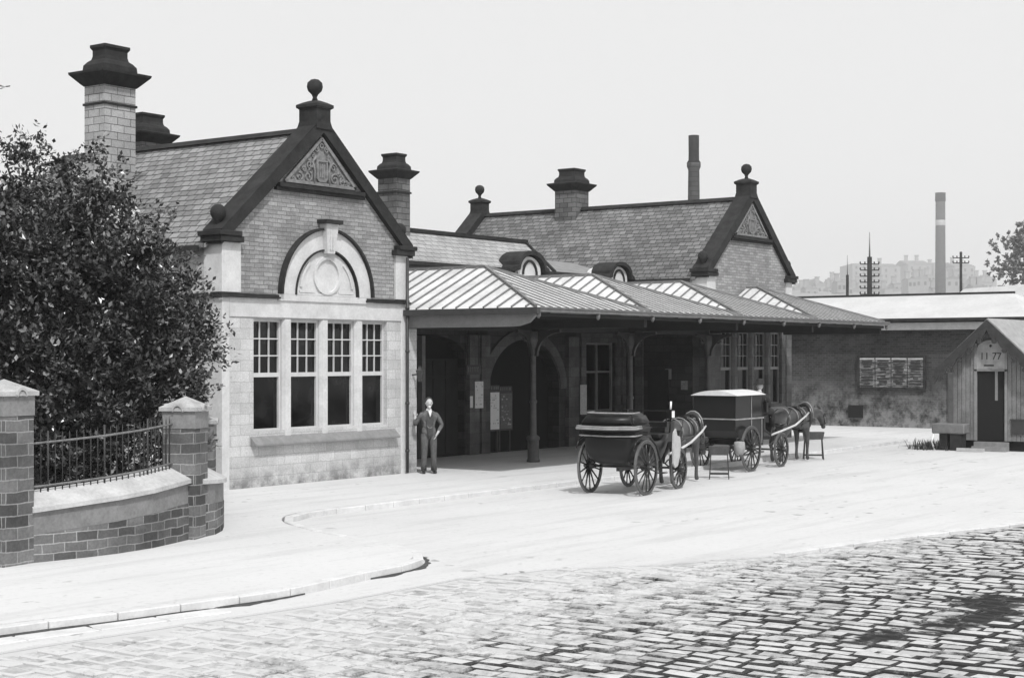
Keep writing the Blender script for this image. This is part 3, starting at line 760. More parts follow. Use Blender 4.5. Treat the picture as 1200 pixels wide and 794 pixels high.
# ------------------------------------------------------------------ bills and boards under the canopy
def bill(name, label, cat, x0, x1, y, z0, z1, mat, marks=0, seed=1, frame=None, group=None, axis='x', ink='ink_grey'):
    rnd = random.Random(seed)
    cx, cz = (x0 + x1) / 2, (z0 + z1) / 2
    t = thing(name, label, cat, (cx, y, z0) if axis == 'x' else (y, cx, z0), 0 if axis == 'x' else -math.pi / 2, group)
    w, h = (x1 - x0) / 2, z1 - z0
    if frame:
        mb = MB(); f = frame; mb.box(-w - f, w + f, .003, .035, -f, h + f); mb.build('frame', 'wood_dark', t)
    mb = MB(); mb.box(-w, w, -.012, 0, 0, h); mb.build('sheet', mat, t)
    if marks:
        mb = MB(); z = h * .93
        while z > h * .08:
            hh = rnd.choice((.012, .02, .035)) * max(1, h); x = -w * .8
            while x < w * .7:
                l = rnd.uniform(.04, .16) * w * 2
                if rnd.random() < marks: mb.box(x, min(x + l, w * .85), -.016, -.0125, z - hh, z)
                x += l + .03 * w
            z -= hh * rnd.uniform(1.8, 3)
        if mb.v: mb.build('print', ink, t)
    return t
bill('poster', 'tall white bill on the pier left of the big arch', 'poster', 12.2, 12.58, 2.84, 1.28, 2.02, 'paper', .3, 2)
bill('notice', 'small narrow white notice left of the tall bill on the same pier', 'notice', 11.98, 12.1, 2.84, 1.3, 1.62, 'paper', 0, 3)
def headed(name, label, x0, x1, y, z0, z1, mat, seed, word):
    t = bill(name, label, 'notice board', x0, x1, y, z0, z1, mat, .25, seed, .05)
    w = (x1 - x0) / 2; h = z1 - z0
    mb = MB(); mb.box(-w - .03, w + .03, .0, .036, h + .052, h + .2); mb.build('header', 'iron', t)
    rnd = random.Random(seed); mb = MB(); x = -w
    while x < w - .03: mb.box(x, x + rnd.uniform(.012, .03), -.006, -.0005, h + .08, h + .17); x += rnd.uniform(.05, .08)
    mb.build('lettering', 'beam_paint', t)
    mb = MB(); mb.box(-w, -w + .06, .04, .09, -z0, h); mb.box(w - .06, w, .04, .09, -z0, h); mb.build('leg', 'iron', t)
headed('notice_board', 'bright white notice board standing in the mouth of the big arch', 12.92, 13.44, 2.92, .66, 1.70, 'paper', 5, '')
headed('notice_board', 'dull grey notice board right of the white one in the big arch', 13.55, 14.1, 2.96, .66, 1.66, 'paper_grey', 6, '')
bill('poster', 'grey-white poster on the pier between the big arch and the window', 'poster', 17.47, 17.82, 2.84, .95, 1.85, 'paper_dull', .5, 8)
t = thing('hanging_sign', 'small dark sign with faint lettering hung left of the tall white bill', 'sign', (11.55, 2.4, 2.22))
mb = MB(); mb.box(-.32, .32, -.02, .02, 0, .26); mb.build('board', 'iron', t)
mb = MB(); rnd = random.Random(4); x = -.26
while x < .24: mb.box(x, x + .02, -.028, -.0205, .07, .2); mb.box(x, x + .05, -.027, -.0205, .18, .2); x += .085
mb.build('lettering', 'beam_paint', t)
mb = MB(); mb.bar((-.25, 0, .26), (-.25, 0, 1.38), .015); mb.bar((.25, 0, .26), (.25, 0, 1.38), .015); mb.build('hanger', 'iron', t)
bill('poster', 'small white bill high on the dark porch end wall above the carriage', 'poster', 1.2, 1.42, 20.13, 2.0, 2.32, 'sack', 0, 9, axis='y')
bill('poster', 'small square bill low on the dark porch end wall beside the cab roof', 'poster', .62, .86, 20.13, 1.68, 1.96, 'sack', .5, 10, axis='y')

# ------------------------------------------------------------------ far side of the forecourt
t = thing('station_screen_wall', 'long dark brick wall with pale lean-to roof closing the far side of the forecourt', 'wall')
mb = MB(); mb.box(37, 37.4, -5.5, 11.9, G, 4.1); mb.build('wall', 'wall_brick', t)
mb = MB(); mb.box(36.55, 36.98, -4.6, 8, 3.74, 4.02); mb.build('fascia', 'light_panel', t)
mb = MB(); mb.box(36.35, 36.6, -4.7, 8, 4.06, 4.18); mb.build('gutter', 'dark_stone', t)
mb = MB(); mb.add([(36.4, -4.6, 4.19), (36.4, 8.5, 4.19), (40, 8.5, 5.22), (40, -2.9, 5.22), (43.6, -4.6, 4.19), (43.6, 8.5, 4.19)], [(0, 1, 2, 3), (3, 2, 5, 4), (0, 3, 4), (1, 5, 2), (0, 4, 5, 1)])
rf = mb.build('roof', 'light_roof', t)
mb = MB(); mb.bar((40, -2.95, 5.25), (40, 8.5, 5.25), .14, .08); mb.build('ridge', 'dark_stone', rf)
mb = MB(); mb.box(36.93, 36.99, -2.95, -1.35, G, 2.15)
for k in range(6): mb.box(36.915, 36.929, -2.9 + k * .26, -2.68 + k * .26, G + .05, 2.1)
mb.build('door', 'wood_dark', t)
mb = MB(); mb.box(36.9, 36.99, 2.15, 2.75, .25, .75); mb.build('vent', 'dark_void', t)
t = thing('bill_board', 'long framed board of four faded bills on the dark brick wall', 'notice board', (36.93, .95, 1.44), -math.pi / 2)
mb = MB(); mb.extrude([[(-1.42, -.05), (1.42, -.05), (1.42, 1.31), (-1.42, 1.31)], [(-1.34, .03), (-1.34, 1.23), (1.34, 1.23), (1.34, .03)]], TOP, -.05, .06); mb.build('frame', 'dark_stone', t)
for k in range(4):
    x0 = -1.33 + k * .67; mb = MB(); mb.box(x0 + .01, x0 + .65, -.02, .05, .04, 1.22); p = mb.build('bill', 'poster', t)
    rnd = random.Random(k); mb = MB(); z = 1.1
    while z > .12:
        h = rnd.uniform(.03, .09); l = rnd.uniform(.2, .52); mb.box(x0 + .33 - l / 2, x0 + .33 + l / 2, -.03, -.0205, z - h, z); z -= h * rnd.uniform(1.4, 2.0)
    mb.build('print', 'ink', p)
    mb = MB(); mb.box(x0 + .02, x0 + .64, -.035, -.0305, 1.14, 1.2); mb.build('heading', 'light_panel', p)

# ------------------------------------------------------------------ cabmen's shelter
SX, SY = 24.0, -7.5
t = thing('cabmens_shelter', 'boarded cabmen\'s shelter with scalloped bargeboards and dark doorway', 'shelter', (SX, SY, G))
def boards(mb, y0, y1, z0, ztop, x, w=.13):
    y = y0
    while y < y1 - .01:
        b = min(y + w, y1); mb.hexa([(x, y + .006, z0), (x, b - .006, z0), (x + .06, b - .006, z0), (x + .06, y + .006, z0)],
                                    [(x, y + .006, ztop(y)), (x, b - .006, ztop(b)), (x + .06, b - .006, ztop(b)), (x + .06, y + .006, ztop(y))]); y = b
gz = lambda y: 3.72 - .93 * abs(y)
mb = MB(); boards(mb, .5, 1.15, .3, gz, 0); mb.build('front_wall', 'wood_grey', t)
mb = MB(); boards(mb, -1.15, -.5, .3, gz, 0); mb.build('front_wall', 'wood_grey', t)
mb = MB(); mb.extrude([[(-1.12, .3), (1.12, .3), (1.12, 2.6), (0, 3.66), (-1.12, 2.6)]], lambda u, v, d: (d, u, v), .065, 4.2); mb.build('body', 'wood_grey', t)
mb = MB(); mb.box(.1, 4.1, -1.05, 1.05, 0, .29); mb.build('plinth', 'dark_void', t)
mb = MB(); mb.box(-.03, .062, -.5, .5, 2.37, 2.42); mb.box(-.03, .062, .42, .5, .3, 3.2); mb.box(-.03, .062, -.5, -.42, .3, 3.2); mb.build('door_frame', 'sill', t)
mb = MB(); mb.box(.03, .06, -.42, .42, .3, 2.36); d = mb.build('door', 'dark_void', t)
mb = MB()
mb.box(.015, .029, -.2, -.12, 1.5, 2.36); mb.build('glazing', 'beam_paint', d)
mb = MB(); mb.extrude([[(-.42, 2.43), (.42, 2.43), (.42, 3.0)] + arc(0, 3.0, .42, 0, 180, 12, .3)[1:-1] + [(-.42, 3.0)]], lambda u, v, d: (d, u, v), -.02, .03)
sg = mb.build('sign_panel', 'sign_face', t); sg['label'] = 'pale round-topped panel with numerals over the doorway'
cu = bpy.data.curves.new('numerals', 'FONT'); cu.body = '11 77'; cu.size = .29; cu.align_x = 'CENTER'; cu.extrude = .004
tx0 = bpy.data.objects.new('n', cu); COL.objects.link(tx0); bpy.context.view_layer.update(); me = bpy.data.meshes.new_from_object(tx0.evaluated_get(bpy.context.evaluated_depsgraph_get())); bpy.data.objects.remove(tx0)
me.materials.clear(); me.materials.append(M['ink']); tx = bpy.data.objects.new('numerals', me); COL.objects.link(tx); tx.parent = sg
tx.location = (-.026, 0, 2.72); tx.rotation_euler = (math.pi / 2, 0, -math.pi / 2)
mb = MB(); mb.ball((-.03, 0, 3.12), .04, 8); mb.box(-.03, -.021, -.1, .2, 2.52, 2.56); mb.build('mark', 'ink', sg)
mb = MB()
for s in (-1, 1):
    mb.extrude([[(0, 3.80), (s * 1.58, 2.32), (s * 1.62, 2.42), (0, 3.94)]], lambda u, v, d: (d, u, v), -.30, 4.5)
mb.build('roof', 'sign_face', t)
mb = MB()
for s in (-1, 1):     # scalloped bargeboards: straight top edge, lobed lower edge
    P = []; n = 36
    for i in range(n + 1):
        u = i / n; y = 1.6 * u; top = 3.86 - .93 * y
        P.append((s * y, top - .26 - .13 * abs(math.sin(u * math.pi * 5.5))))
    P += [(s * 1.6, 3.90 - .93 * 1.6), (0, 3.90)]
    mb.extrude([P], lambda u, v, d: (d, u, v), -.38, -.34)
    for k in range(5):
        y = s * (.22 + k * .3); z = 3.86 - .93 * abs(y) - .40; ring_p = arc(y, z, .075, 0, 360, 10)[:-1]
        mb.extrude([ring_p], lambda u, v, d: (d, u, v), -.385, -.35)
mb.build('bargeboard', 'wood_black', t)
mb = MB(); mb.box(-.4, .0, -.55, .45, .0, .14); mb.box(-.2, .0, -.55, .45, .141, .27); mb.build('step', 'sill', t)
mb = MB(); mb.box(-.04, -.002, -1.1, -.62, .5, .92); mb.box(-.06, -.002, -1.14, -.58, .921, .96); mb.build('hatch', 'iron', t)
t = thing('horse_trough', 'grey stone horse trough on dark supports at the shelter corner', 'trough', (SX - .35, SY + 1.1, G))
mb = MB(); mb.box(-.25, .25, -.5, .5, .5, .8); mb.build('basin', 'trough', t, bevel=.03)
mb = MB(); mb.box(-.2, .2, -.4, -.05, .0, .5); mb.box(-.15, .2, .05, .3, 0, .5); mb.build('support', 'dark_stone', t)
mb = MB(); mb.tube([(-.2, .45, .5), (-.25, .5, .25), (-.22, .42, 0)], .03); mb.build('spout', 'paper', t)
t = thing('timber_plank', 'short pale plank lying in front of the trough', 'plank', (SX - .75, SY + .35, G + .02), .1)
mb = MB(); mb.box(-.06, .06, -.4, .4, 0, .08); mb.build('plank', 'light_panel', t)
# weeds by the shelter
mb = MB(); rnd = random.Random(11)
for i in range(260):
    x, y = SX - .35 + rnd.gauss(0, .22), SY + 1.75 + rnd.gauss(0, .28); h = rnd.uniform(.08, .35); a = rnd.uniform(0, 6.3); d = rnd.uniform(.02, .16)
    w = .016; ca, sa = math.cos(a), math.sin(a)
    mb.add([(x - w * sa, y + w * ca, G), (x + w * sa, y - w * ca, G), (x + d * ca + w * sa * .6, y + d * sa - w * ca * .6, G + h * .7), (x + d * ca - w * sa * .6, y + d * sa + w * ca * .6, G + h * .7), (x + 2 * d * ca, y + 2 * d * sa, G + h)], [(0, 1, 2, 3), (3, 2, 4)])
struct(tag(mb.build('weeds', 'leaf', fix=False), 'ragged weeds growing beside the stone trough', 'weeds'), 'stuff')

# ------------------------------------------------------------------ garden wall, piers, railings
WALL = [(-9.35, -6.22), (-8.6, -6.33), (-8.02, -6.35), (-7.3, -6.25), (-6.7, -6.05), (-6.3, -5.9)]
WALL2 = [(-6.0, -5.85), (-5.6, -5.72), (-5.17, -5.42), (-4.75, -5.02), (-4.35, -4.58), (-3.95, -4.15), (-3.55, -3.7)]
def run(line, zt0, zt1, name, parent, kind):
    D = dens(line, .15); I2 = offset_line(D, .42); n = len(D); mb = MB()
    sec = {'wall': lambda zt: [(0, G), (0, zt - .30), (1, zt - .30), (1, G)], 'slab': lambda zt: [(.02, zt - .298), (.02, zt - .004), (.98, zt - .004), (.98, zt - .298)],
           'cope': lambda zt: [(-.10, zt), (-.10, zt + .06), (.75, zt + .24), (1.08, zt + .24), (1.08, zt)]}[kind]
    rows = []
    for i in range(n):
        zt = zt0 + (zt1 - zt0) * i / (n - 1); a, b = Vector(D[i]), Vector(I2[i])
        rows.append([(*(a + (b - a) * f), z) for f, z in sec(zt)])
    k = len(rows[0]); o = [p for r in rows for p in r]; F = []
    for i in range(n - 1):
        for j in range(k):
            j2 = (j + 1) % k; F.append((i * k + j, i * k + j2, (i + 1) * k + j2, (i + 1) * k + j))
    F += [tuple(range(k))[::-1], tuple((n - 1) * k + j for j in range(k))]
    mb.add(o, F); return mb.build(name, {'wall': 'garden_stone', 'slab': 'garden_slab', 'cope': 'coping'}[kind], parent)
t = thing('garden_wall', 'low curved stone garden wall with pale sloping coping between the two tall piers', 'wall')
run(WALL, .66, .84, 'coursed_base', t, 'wall'); run(WALL, .66, .84, 'slab_course', t, 'slab'); run(WALL, .66, .84, 'coping', t, 'cope')
t2 = thing('garden_wall', 'short rounded end of stone wall curling towards the station corner', 'wall')
run(WALL2, .80, .62, 'coursed_base', t2, 'wall'); run(WALL2, .80, .62, 'slab_course', t2, 'slab'); run(WALL2, .80, .62, 'coping', t2, 'cope')
def pier(name, label, x, y, h, hw, rz, g='stone gate piers of the garden wall', cap=True, base=G):
    t = thing(name, label, 'pier', (x, y, base), rz, g)
    mb = MB(); mb.box(-hw, hw, -hw, hw, 0, h - .38); mb.build('shaft', 'pier_stone', t)
    mb = MB(); mb.box(-hw - .01, hw + .01, -hw - .01, hw + .01, h - .378, h - .12)
    mb.build('neck', 'garden_slab', t)
    e = hw + .05
    mb = MB(); mb.box(-e, e, -e, e, h - .118, h - .06)
    # low cap with a gablet on each face
    mb.add([(-e, -e, h - .06), (e, -e, h - .06), (e, e, h - .06), (-e, e, h - .06), (0, 0, h + .1)], [(0, 1, 4), (1, 2, 4), (2, 3, 4), (3, 0, 4)])
    for a in range(4):
        ca, sa = math.cos(a * math.pi / 2), math.sin(a * math.pi / 2)
        rot = lambda p: (p[0] * ca - p[1] * sa, p[0] * sa + p[1] * ca, p[2])
        for (x0, z0), (x1, z1) in zip(arc(0, h - .13, .075, 0, 180, 8, .09), arc(0, h - .13, .075, 0, 180, 8, .09)[1:]):
            mb.hexa([rot(p) for p in ((x0, -e - .02, z0), (x1, -e - .02, z1), (x1, -e + .1, z1), (x0, -e + .1, z0))],
                    [rot(p) for p in ((x0 * 1.3, -e - .02, z0 + .03), (x1 * 1.3, -e - .02, z1 + .03), (x1 * 1.3, -e + .1, z1 + .03), (x0 * 1.3, -e + .1, z0 + .03))])
    mb.build('cap', 'pier_cap', t)
    return t
pier('gate_pier', 'tall stone pier at the left end of the garden wall, nearest the road', -9.62, -6.0, 2.42, .265, R(8))
pier('gate_pier', 'stone pier with gabled cap where the garden wall begins to curl round', -6.15, -5.66, 2.12, .25, R(25))
pier('gate_pier', 'darker stone pier standing close in front of the station corner', -3.6, -3.3, 1.78, .2, R(40))
# railings
rl = thing('iron_railing', 'plain iron railing of upright bars along the top of the garden wall', 'railing')
D = dens([(x, y + .28) for x, y in WALL], .1); n = len(D)
zt = lambda i: .66 + .18 * i / (n - 1) + .22
for nm, dz in (('rail', .08), ('rail', .66)):
    mb = MB(); mb.tube([(x, y, zt(i) + dz) for i, (x, y) in enumerate(D)], .017, 6); mb.build(nm, 'rail', rl)
mb = MB(); L = dens([(x, y + .28) for x, y in WALL], .105); m = len(L)
for i, (x, y) in enumerate(L[1:-1]):
    z = .66 + .18 * i / m + .2
    if i % 8 == 3: mb.tube([(x, y, z), (x, y, z + .84)], .014, 6)
    else: mb.tube([(x, y, z + .02), (x, y, z + .74), (x, y, z + .82)], [.009, .009, .001], 5)
mb.build('uprights', 'iron', rl)

# ------------------------------------------------------------------ foliage
def leaf_cloud(lobes, n, size, rnd, surf=.55, aspect=.5, seed=0):
    V, F = [], []
    tot = sum(r[0] * r[1] * r[2] for _, r in lobes) ** 1
    for c, r in lobes:
        k = int(n * (r[0] * r[1] * r[2]) / tot)
        i = 0
        while i < k:
            # clumps of leaves spread through the lobe, denser towards its skin
            d = Vector((rnd.gauss(0, 1), rnd.gauss(0, 1), rnd.gauss(0, 1))).normalized()
            rad = 1 - surf * rnd.random() ** 1.6
            q = Vector((c[0] + d.x * r[0] * rad, c[1] + d.y * r[1] * rad, c[2] + d.z * r[2] * rad))
            w = noise.noise(q * 1.1 + Vector((seed, 0, 0))) + .5 * noise.noise(q * 2.7)
            q = q + d * w * .45
            if noise.noise(q * 2.0 + Vector((9, 9, seed))) < -.16: i += 2; continue
            cl = rnd.randint(9, 18); axis = (d + Vector((rnd.gauss(0, .5), rnd.gauss(0, .5), rnd.gauss(.3, .4)))).normalized(); ln = rnd.uniform(.12, .34)
            for _ in range(cl):
                s = rnd.uniform(.55, 1.4) * size
                p = q + axis * rnd.uniform(-.3, 1) * ln + Vector((rnd.gauss(0, .05), rnd.gauss(0, .05), rnd.gauss(0, .05)))
                a = (axis * .7 + Vector((rnd.gauss(0, .7), rnd.gauss(0, .7), rnd.gauss(0, .6)))).normalized()
                b = a.cross(Vector((rnd.gauss(0, .5), rnd.gauss(0, .5), 1))).normalized(); nn = a.cross(b)
                o = len(V)
                V += [p, p + a * s * .5 + b * s * aspect * .5 + nn * s * .06, p + a * s, p + a * s * .5 - b * s * aspect * .5 + nn * s * .06]
                F += [(o, o + 1, o + 2), (o, o + 2, o + 3)]
            i += cl
    mb = MB(); mb.v = [tuple(v) for v in V]; mb.f = [list(f) for f in F]; mb.sm = [False] * len(F); return mb
rnd = random.Random(5)
t = thing('garden_tree', 'big dense glossy-leaved evergreen spilling over the garden railings', 'tree', (0, 0, 0))
lobes = []
def CL(px, py, Y, rx, rz, ry=None):     # lobe given as metres right of / above the camera axis at a distance
    X = (px - 600) / 1850 * Y; z = 2.72 + (417 - py) / 1850 * Y; a = cw(X, Y); lobes.append(((a[0], a[1], z), (ry or rx, ry or rx, rz)))
TREE = [(30, 288, 26.5, 1.25, 1.2), (20, 360, 26, 1.5, 1.5), (95, 292, 27, 1.1, 1.15), (100, 360, 26.5, 1.3, 1.3), (155, 350, 27, 1.0, .95), (180, 395, 26.5, 1.0, .95), (215, 405, 27, .65, .65), (150, 440, 26, 1.2, .9),
        (60, 450, 25.5, 1.5, 1.3), (120, 500, 25.2, 1.0, .8), (195, 460, 26.3, .7, .6), (30, 520, 24.8, 1.0, .8), (-70, 350, 26, 1.8, 2.0), (146, 268, 27.5, .55, .6), (112, 218, 27.5, .55, .5), (52, 214, 27.5, .7, .55), (195, 520, 25.4, .45, .45), (155, 545, 25, .5, .4), (80, 545, 24.4, .7, .5),
        (232, 362, 27, .4, .4), (195, 305, 27.2, .38, .45), (206, 252, 27.3, .13, .28), (246, 398, 26.8, .28, .26), (215, 480, 26.2, .3, .3), (8, 200, 27, .7, .5)]
for a in TREE: CL(*a)
mb = leaf_cloud(lobes, 150000, .095, rnd, .6, .58)
mb.build('crown', 'leaf', t, fix=False)
mb = MB(); bx, by = cw(-7.4, 26.3)
mb.tube([(bx, by, 0), (bx + .1, by + .05, .9), (bx + .05, by + .2, 2.0), (bx + .2, by + .2, 3.4), (bx + .2, by + .3, 4.8)], [.26, .2, .17, .12, .05], 10)
mb.tube([(bx, by, 0), (bx - .5, by + .4, 1.5), (bx - 1.0, by + .8, 3.2), (bx - 1.2, by + 1.0, 4.6)], [.2, .15, .1, .04], 8)
for c, r in lobes[::1]:
    z0 = max(.6, c[2] - 1.4); mb.tube([(bx + (c[0] - bx) * .1, by + (c[1] - by) * .1, z0 * .6), (bx + (c[0] - bx) * .55, by + (c[1] - by) * .5, z0), (c[0], c[1], c[2] + r[2] * .2)], [.09, .05, .015], 6)
mb.build('trunk', 'bark', t)
def tree_far(label, X, Y, h, w, n, size, seed, mat='far_leaf'):
    rnd = random.Random(seed); x, y = cw(X, Y); t = thing('tree', label, 'tree', (x, y, G))
    L = [((rnd.uniform(-.5, .5) * w, rnd.uniform(-.5, .5) * w, h * rnd.uniform(.5, .85)), (w * .45, w * .45, h * .2)) for _ in range(9)] + [((0, 0, h * .62), (w * .6, w * .6, h * .3))]
    leaf_cloud(L, n, size, rnd, .7, .7, seed).build('crown', mat, t, fix=False)
    mb = MB(); mb.tube([(0, 0, 0), (.1, 0, h * .4), (0, .1, h * .7)], [h * .03, h * .022, h * .01], 8)
    for k in range(5): a = k * 1.3; mb.tube([(.05, 0, h * .35), (w * .25 * math.cos(a), w * .25 * math.sin(a), h * .55), (w * .4 * math.cos(a), w * .4 * math.sin(a), h * .72)], [h * .015, h * .01, h * .004], 6)
    mb.build('trunk', 'bark', t)
tree_far('grey rounded tree behind the shelter at the right edge', 90.5, 250, 27.5, 15, 30000, .6, 3)
tree_far('lower bushy tree beside the pale building at the right edge', 81, 240, 14.5, 9, 12000, .6, 8)
# twig tips reaching in at the upper left
t = thing('overhanging_branch', 'leafy twig tip reaching in at the upper left edge above the evergreen', 'branch', (0, 0, 0))
mb = MB(); rr = random.Random(2); P = [Vector((*cw(X, 20), z)) for X, z in ((-7.4, 5.6), (-6.9, 6.1), (-6.52, 6.16), (-6.42, 6.12))]
mb.tube(P, [.03, .014, .006, .003], 6); mb.build('twig', 'bark', t)
mb = MB()
for p in (P[1], P[2], P[3], P[1].lerp(P[2], .5), P[0].lerp(P[1], .6)):
    for k in range(3):
        a = Vector((rr.gauss(0, 1), rr.gauss(0, 1), rr.gauss(0, .6))).normalized(); b = a.cross(Vector((0, 0, 1))).normalized(); s = .1; o = len(mb.v)
        mb.add([p, p + a * s * .5 + b * s * .3, p + a * s, p + a * s * .5 - b * s * .3], [(0, 1, 2), (0, 2, 3)])
mb.build('leaves', 'leaf', t, fix=False)

# ------------------------------------------------------------------ far town
def hill():
    mb = MB(); nx, ny = 60, 24
    for j in range(ny + 1):
        Y = 300 + j * 115
        for i in range(nx + 1):
            X = -1500 + i * 3200 / nx; x, y = cw(X, Y)
            f = min(1, max(0, (Y - 500) / 1400)); f = f * f * (3 - 2 * f)
            z = f * (74 - 30 * max(0, min(1, (100 - X) / 500)) + 15 * noise.noise(Vector((X * .006, Y * .003, 0)))) - .3
            if Y > 2300: z -= (Y - 2300) * .08
            mb.v.append((x, y, G + z - .2 if f == 0 else G + z))
    w = nx + 1
    for j in range(ny):
        for i in range(nx): mb.f.append([j * w + i, j * w + i + 1, (j + 1) * w + i + 1, (j + 1) * w + i]); mb.sm.append(True)
    return mb.build('hill', 'hill')
struct(hill())
def house(label, px0, px1, ytop, Y, roof='gable', depth=10, chim=1, rows=3):
    Y *= 6.6; depth *= 6
    X0, X1 = (px0 - 600) / 1850 * Y, (px1 - 600) / 1850 * Y; zt = 2.72 + (417 - ytop) / 1850 * Y; z0 = 66
    x, y = cw((X0 + X1) / 2, Y); w = (X1 - X0) / 2; t = thing('mill_building', label, 'building', (x, y, z0), math.atan2(-.81, .586) , 'far buildings on the hillside')
    h = zt - z0; mb = MB(); hr = 0 if roof == 'flat' else min(w * .5, 10)
    mb.box(-w, w, 0, depth, 0, h - hr); mb.build('wall', 'far_stone', t)
    mb = MB()
    if roof == 'gable': mb.extrude([[(-w - .2, h - hr), (w + .2, h - hr), (0, h)]], TOP, -.2, depth + .2)
    elif roof == 'side':
        mb.extrude([[(-.2, h - hr), (depth + .2, h - hr), (depth / 2, h)]], lambda u, v, d: (d, u, v), -w - .2, w + .2)
    else: mb.box(-w - .3, w + .3, -.3, depth + .3, h, h + .4)
    mb.build('roof', 'far_roof', t)
    for c in range(chim):
        mb = MB(); cx = -w * .6 + c * w * .9; mb.sq(cx, depth * .4, 2.2, 2.2, [(0, h - hr - 1), (0, h + 6), (.6, h + 6.3), (.6, h + 7.5)]); mb.build('chimney', 'far_stone', t)
    for r in range(rows):
        for c in range(max(2, int(w * 2 / 9))):
            nx = max(2, int(w * 2 / 9)); cx = -w + (c + .5) * 2 * w / nx; z = h - hr - 7 - r * 8
            if z < 1: continue
            mb = MB(); mb.box(cx - 1.3, cx + 1.3, -.15, -.03, z, z + 4); mb.build('window', 'dark_void', t)
house('low gabled roof far off just right of the second gable', 938, 972, 326, 300, 'gable', 14, 0, 1)
house('narrow distant house with one stack left of the thin pole', 976, 991, 324, 320, 'side', 10, 1, 2)
house('pale tall mill block behind the telegraph pole with crossarms', 999, 1017, 309, 330, 'flat', 14, 0, 3)
house('distant mill block right of the telegraph pole', 1033, 1055, 307, 330, 'side', 14, 1, 3)
house('wide hazy mill with stacks left of the tall banded chimney', 1064, 1092, 303, 340, 'side', 16, 2, 4)
house('faint mill range directly behind the tall banded chimney', 1094, 1112, 308, 350, 'flat', 16, 1, 3)
house('hazy block with square stack right of the banded chimney', 1119, 1143, 306, 330, 'side', 14, 2, 3)
house('low distant terrace near the right-hand tree', 1146, 1168, 322, 320, 'side', 10, 2, 2)
house('low sheds on the hillside between the two poles', 990, 1066, 334, 270, 'side', 10, 3, 1)
house('long low distant terrace below the banded chimney', 1068, 1150, 336, 260, 'side', 10, 4, 1)
rt = random.Random(14)
ORD = 'first second third fourth fifth sixth seventh eighth ninth tenth eleventh twelfth thirteenth fourteenth fifteenth sixteenth seventeenth eighteenth nineteenth twentieth'.split()
for k in range(20):
    px = 934 + k * 11.6 + rt.uniform(-3, 3); w = rt.uniform(8, 17); yt = rt.uniform(318, 336) if k > 4 else rt.uniform(328, 338)
    house('small hazy house on the far hillside, %s from the second gable towards the tree' % ORD[k], px, px + w, yt, rt.uniform(235, 300), rt.choice(('gable', 'side', 'side')), 5, rt.choice((1, 1, 2)), 1)
def stack(label, X, Y, z1, r0, r1, band=False):
    x, y = cw(X, Y); t = thing('mill_chimney', label, 'chimney', (x, y, G))
    mb = MB(); H_ = z1 - G; mb.lathe((0, 0, 0), [(r0, 0), (r1 * 1.04, H_ * .86), (r1 * 1.3, H_ * .875), (r1 * 1.3, H_ * .89)] if not band else [(r0, 0), (r1, H_ - .1)], 20)
    mb.build('shaft', 'far_chim', t)
    mb = MB()
    if band:
        mb.lathe((0, 0, 0), [(r1 * 1.02, H_ * .80), (r1 * 1.05, H_ * .81), (r1 * 1.05, H_ * .83), (r1 * 1.02, H_ * .84)], 20); mb.build('band', 'light_panel', t)
        mb = MB(); mb.lathe((0, 0, 0), [(r1 * 1.04, H_ - 5.2), (r1 * 1.12, H_ - 4.8), (r1 * 1.08, H_ - .8), (r1 * 1.15, H_)], 20)
    else: mb.lathe((0, 0, 0), [(r1 * 1.3, H_ * .89), (r1 * 1.0, H_ * .90), (r1 * .98, H_ * .93), (r1, H_)], 20)
    mb.build('crown_ring', 'dark_stone', t)
stack('tall dark mill chimney rising behind the second gable roof', 213 / 1850 * 165, 165, 2.72 + 258 / 1850 * 165, .86, .56)
stack('tall hazy mill chimney with a pale band above the far town', 502 / 1850 * 950, 950, 2.72 + 191 / 1850 * 950, 3.3, 2.8, True)
def pole(label, X, Y, z1, r, arms, za=None):
    x, y = cw(X, Y); t = thing('telegraph_pole', label, 'pole', (x, y, G), 0, 'poles beyond the station')
    mb = MB(); mb.tube([(0, 0, 0), (0, 0, (za or z1) - G)], [r, r * .8], 8); mb.build('post', 'dark_stone', t)
    if za: mb = MB(); mb.tube([(0, 0, za - G), (0, 0, z1 - G)], [r * .3, r * .1], 6); mb.build('rod', 'iron_grey', t)
    if arms:
        mb = MB()
        for k in range(arms):
            z = (za or z1) - G - .5 - k * .42; d = Vector((.586, -.81, 0)) * .65
            mb.bar((-d.x, -d.y, z), (d.x, d.y, z), .07)
            for s in (-1, -.5, .5, 1): mb.lathe((d.x * s, d.y * s, z + .03), [(.04, 0), (.05, .1), (.02, .16)], 6)
        mb.build('crossarm', 'dark_stone', t)
    return t
pole('dark telegraph pole with many crossarms and a thin tall rod', 419 / 1850 * 110, 110, 2.72 + 145 / 1850 * 110, .22, 8, 2.72 + 116 / 1850 * 110)
pole('thin plain pole left of the telegraph pole', 393 / 1850 * 120, 120, 2.72 + 118 / 1850 * 120, .14, 0, 2.72 + 95 / 1850 * 120)
pole('lone pole with two crossarms right of the banded chimney', 526 / 1850 * 130, 130, 2.72 + 122 / 1850 * 130, .14, 2)
# pale-roofed building behind the screen wall at the right edge
x, y = cw(587 / 1850 * 78, 78)
t = thing('goods_shed', 'small pale gabled building behind the shelter at the right edge', 'building', (x, y, G), math.atan2(-.81, .586) + .25)
mb = MB(); mb.box(-1.5, 5, 0, 6, 0, 4.3); mb.build('wall', 'light_panel', t)
mb = MB(); mb.extrude([[(-1.9, 4.3), (5.4, 4.3), (1.0, 6.4)]], TOP, -.3, 6.3); mb.build('roof', 'light_roof', t)

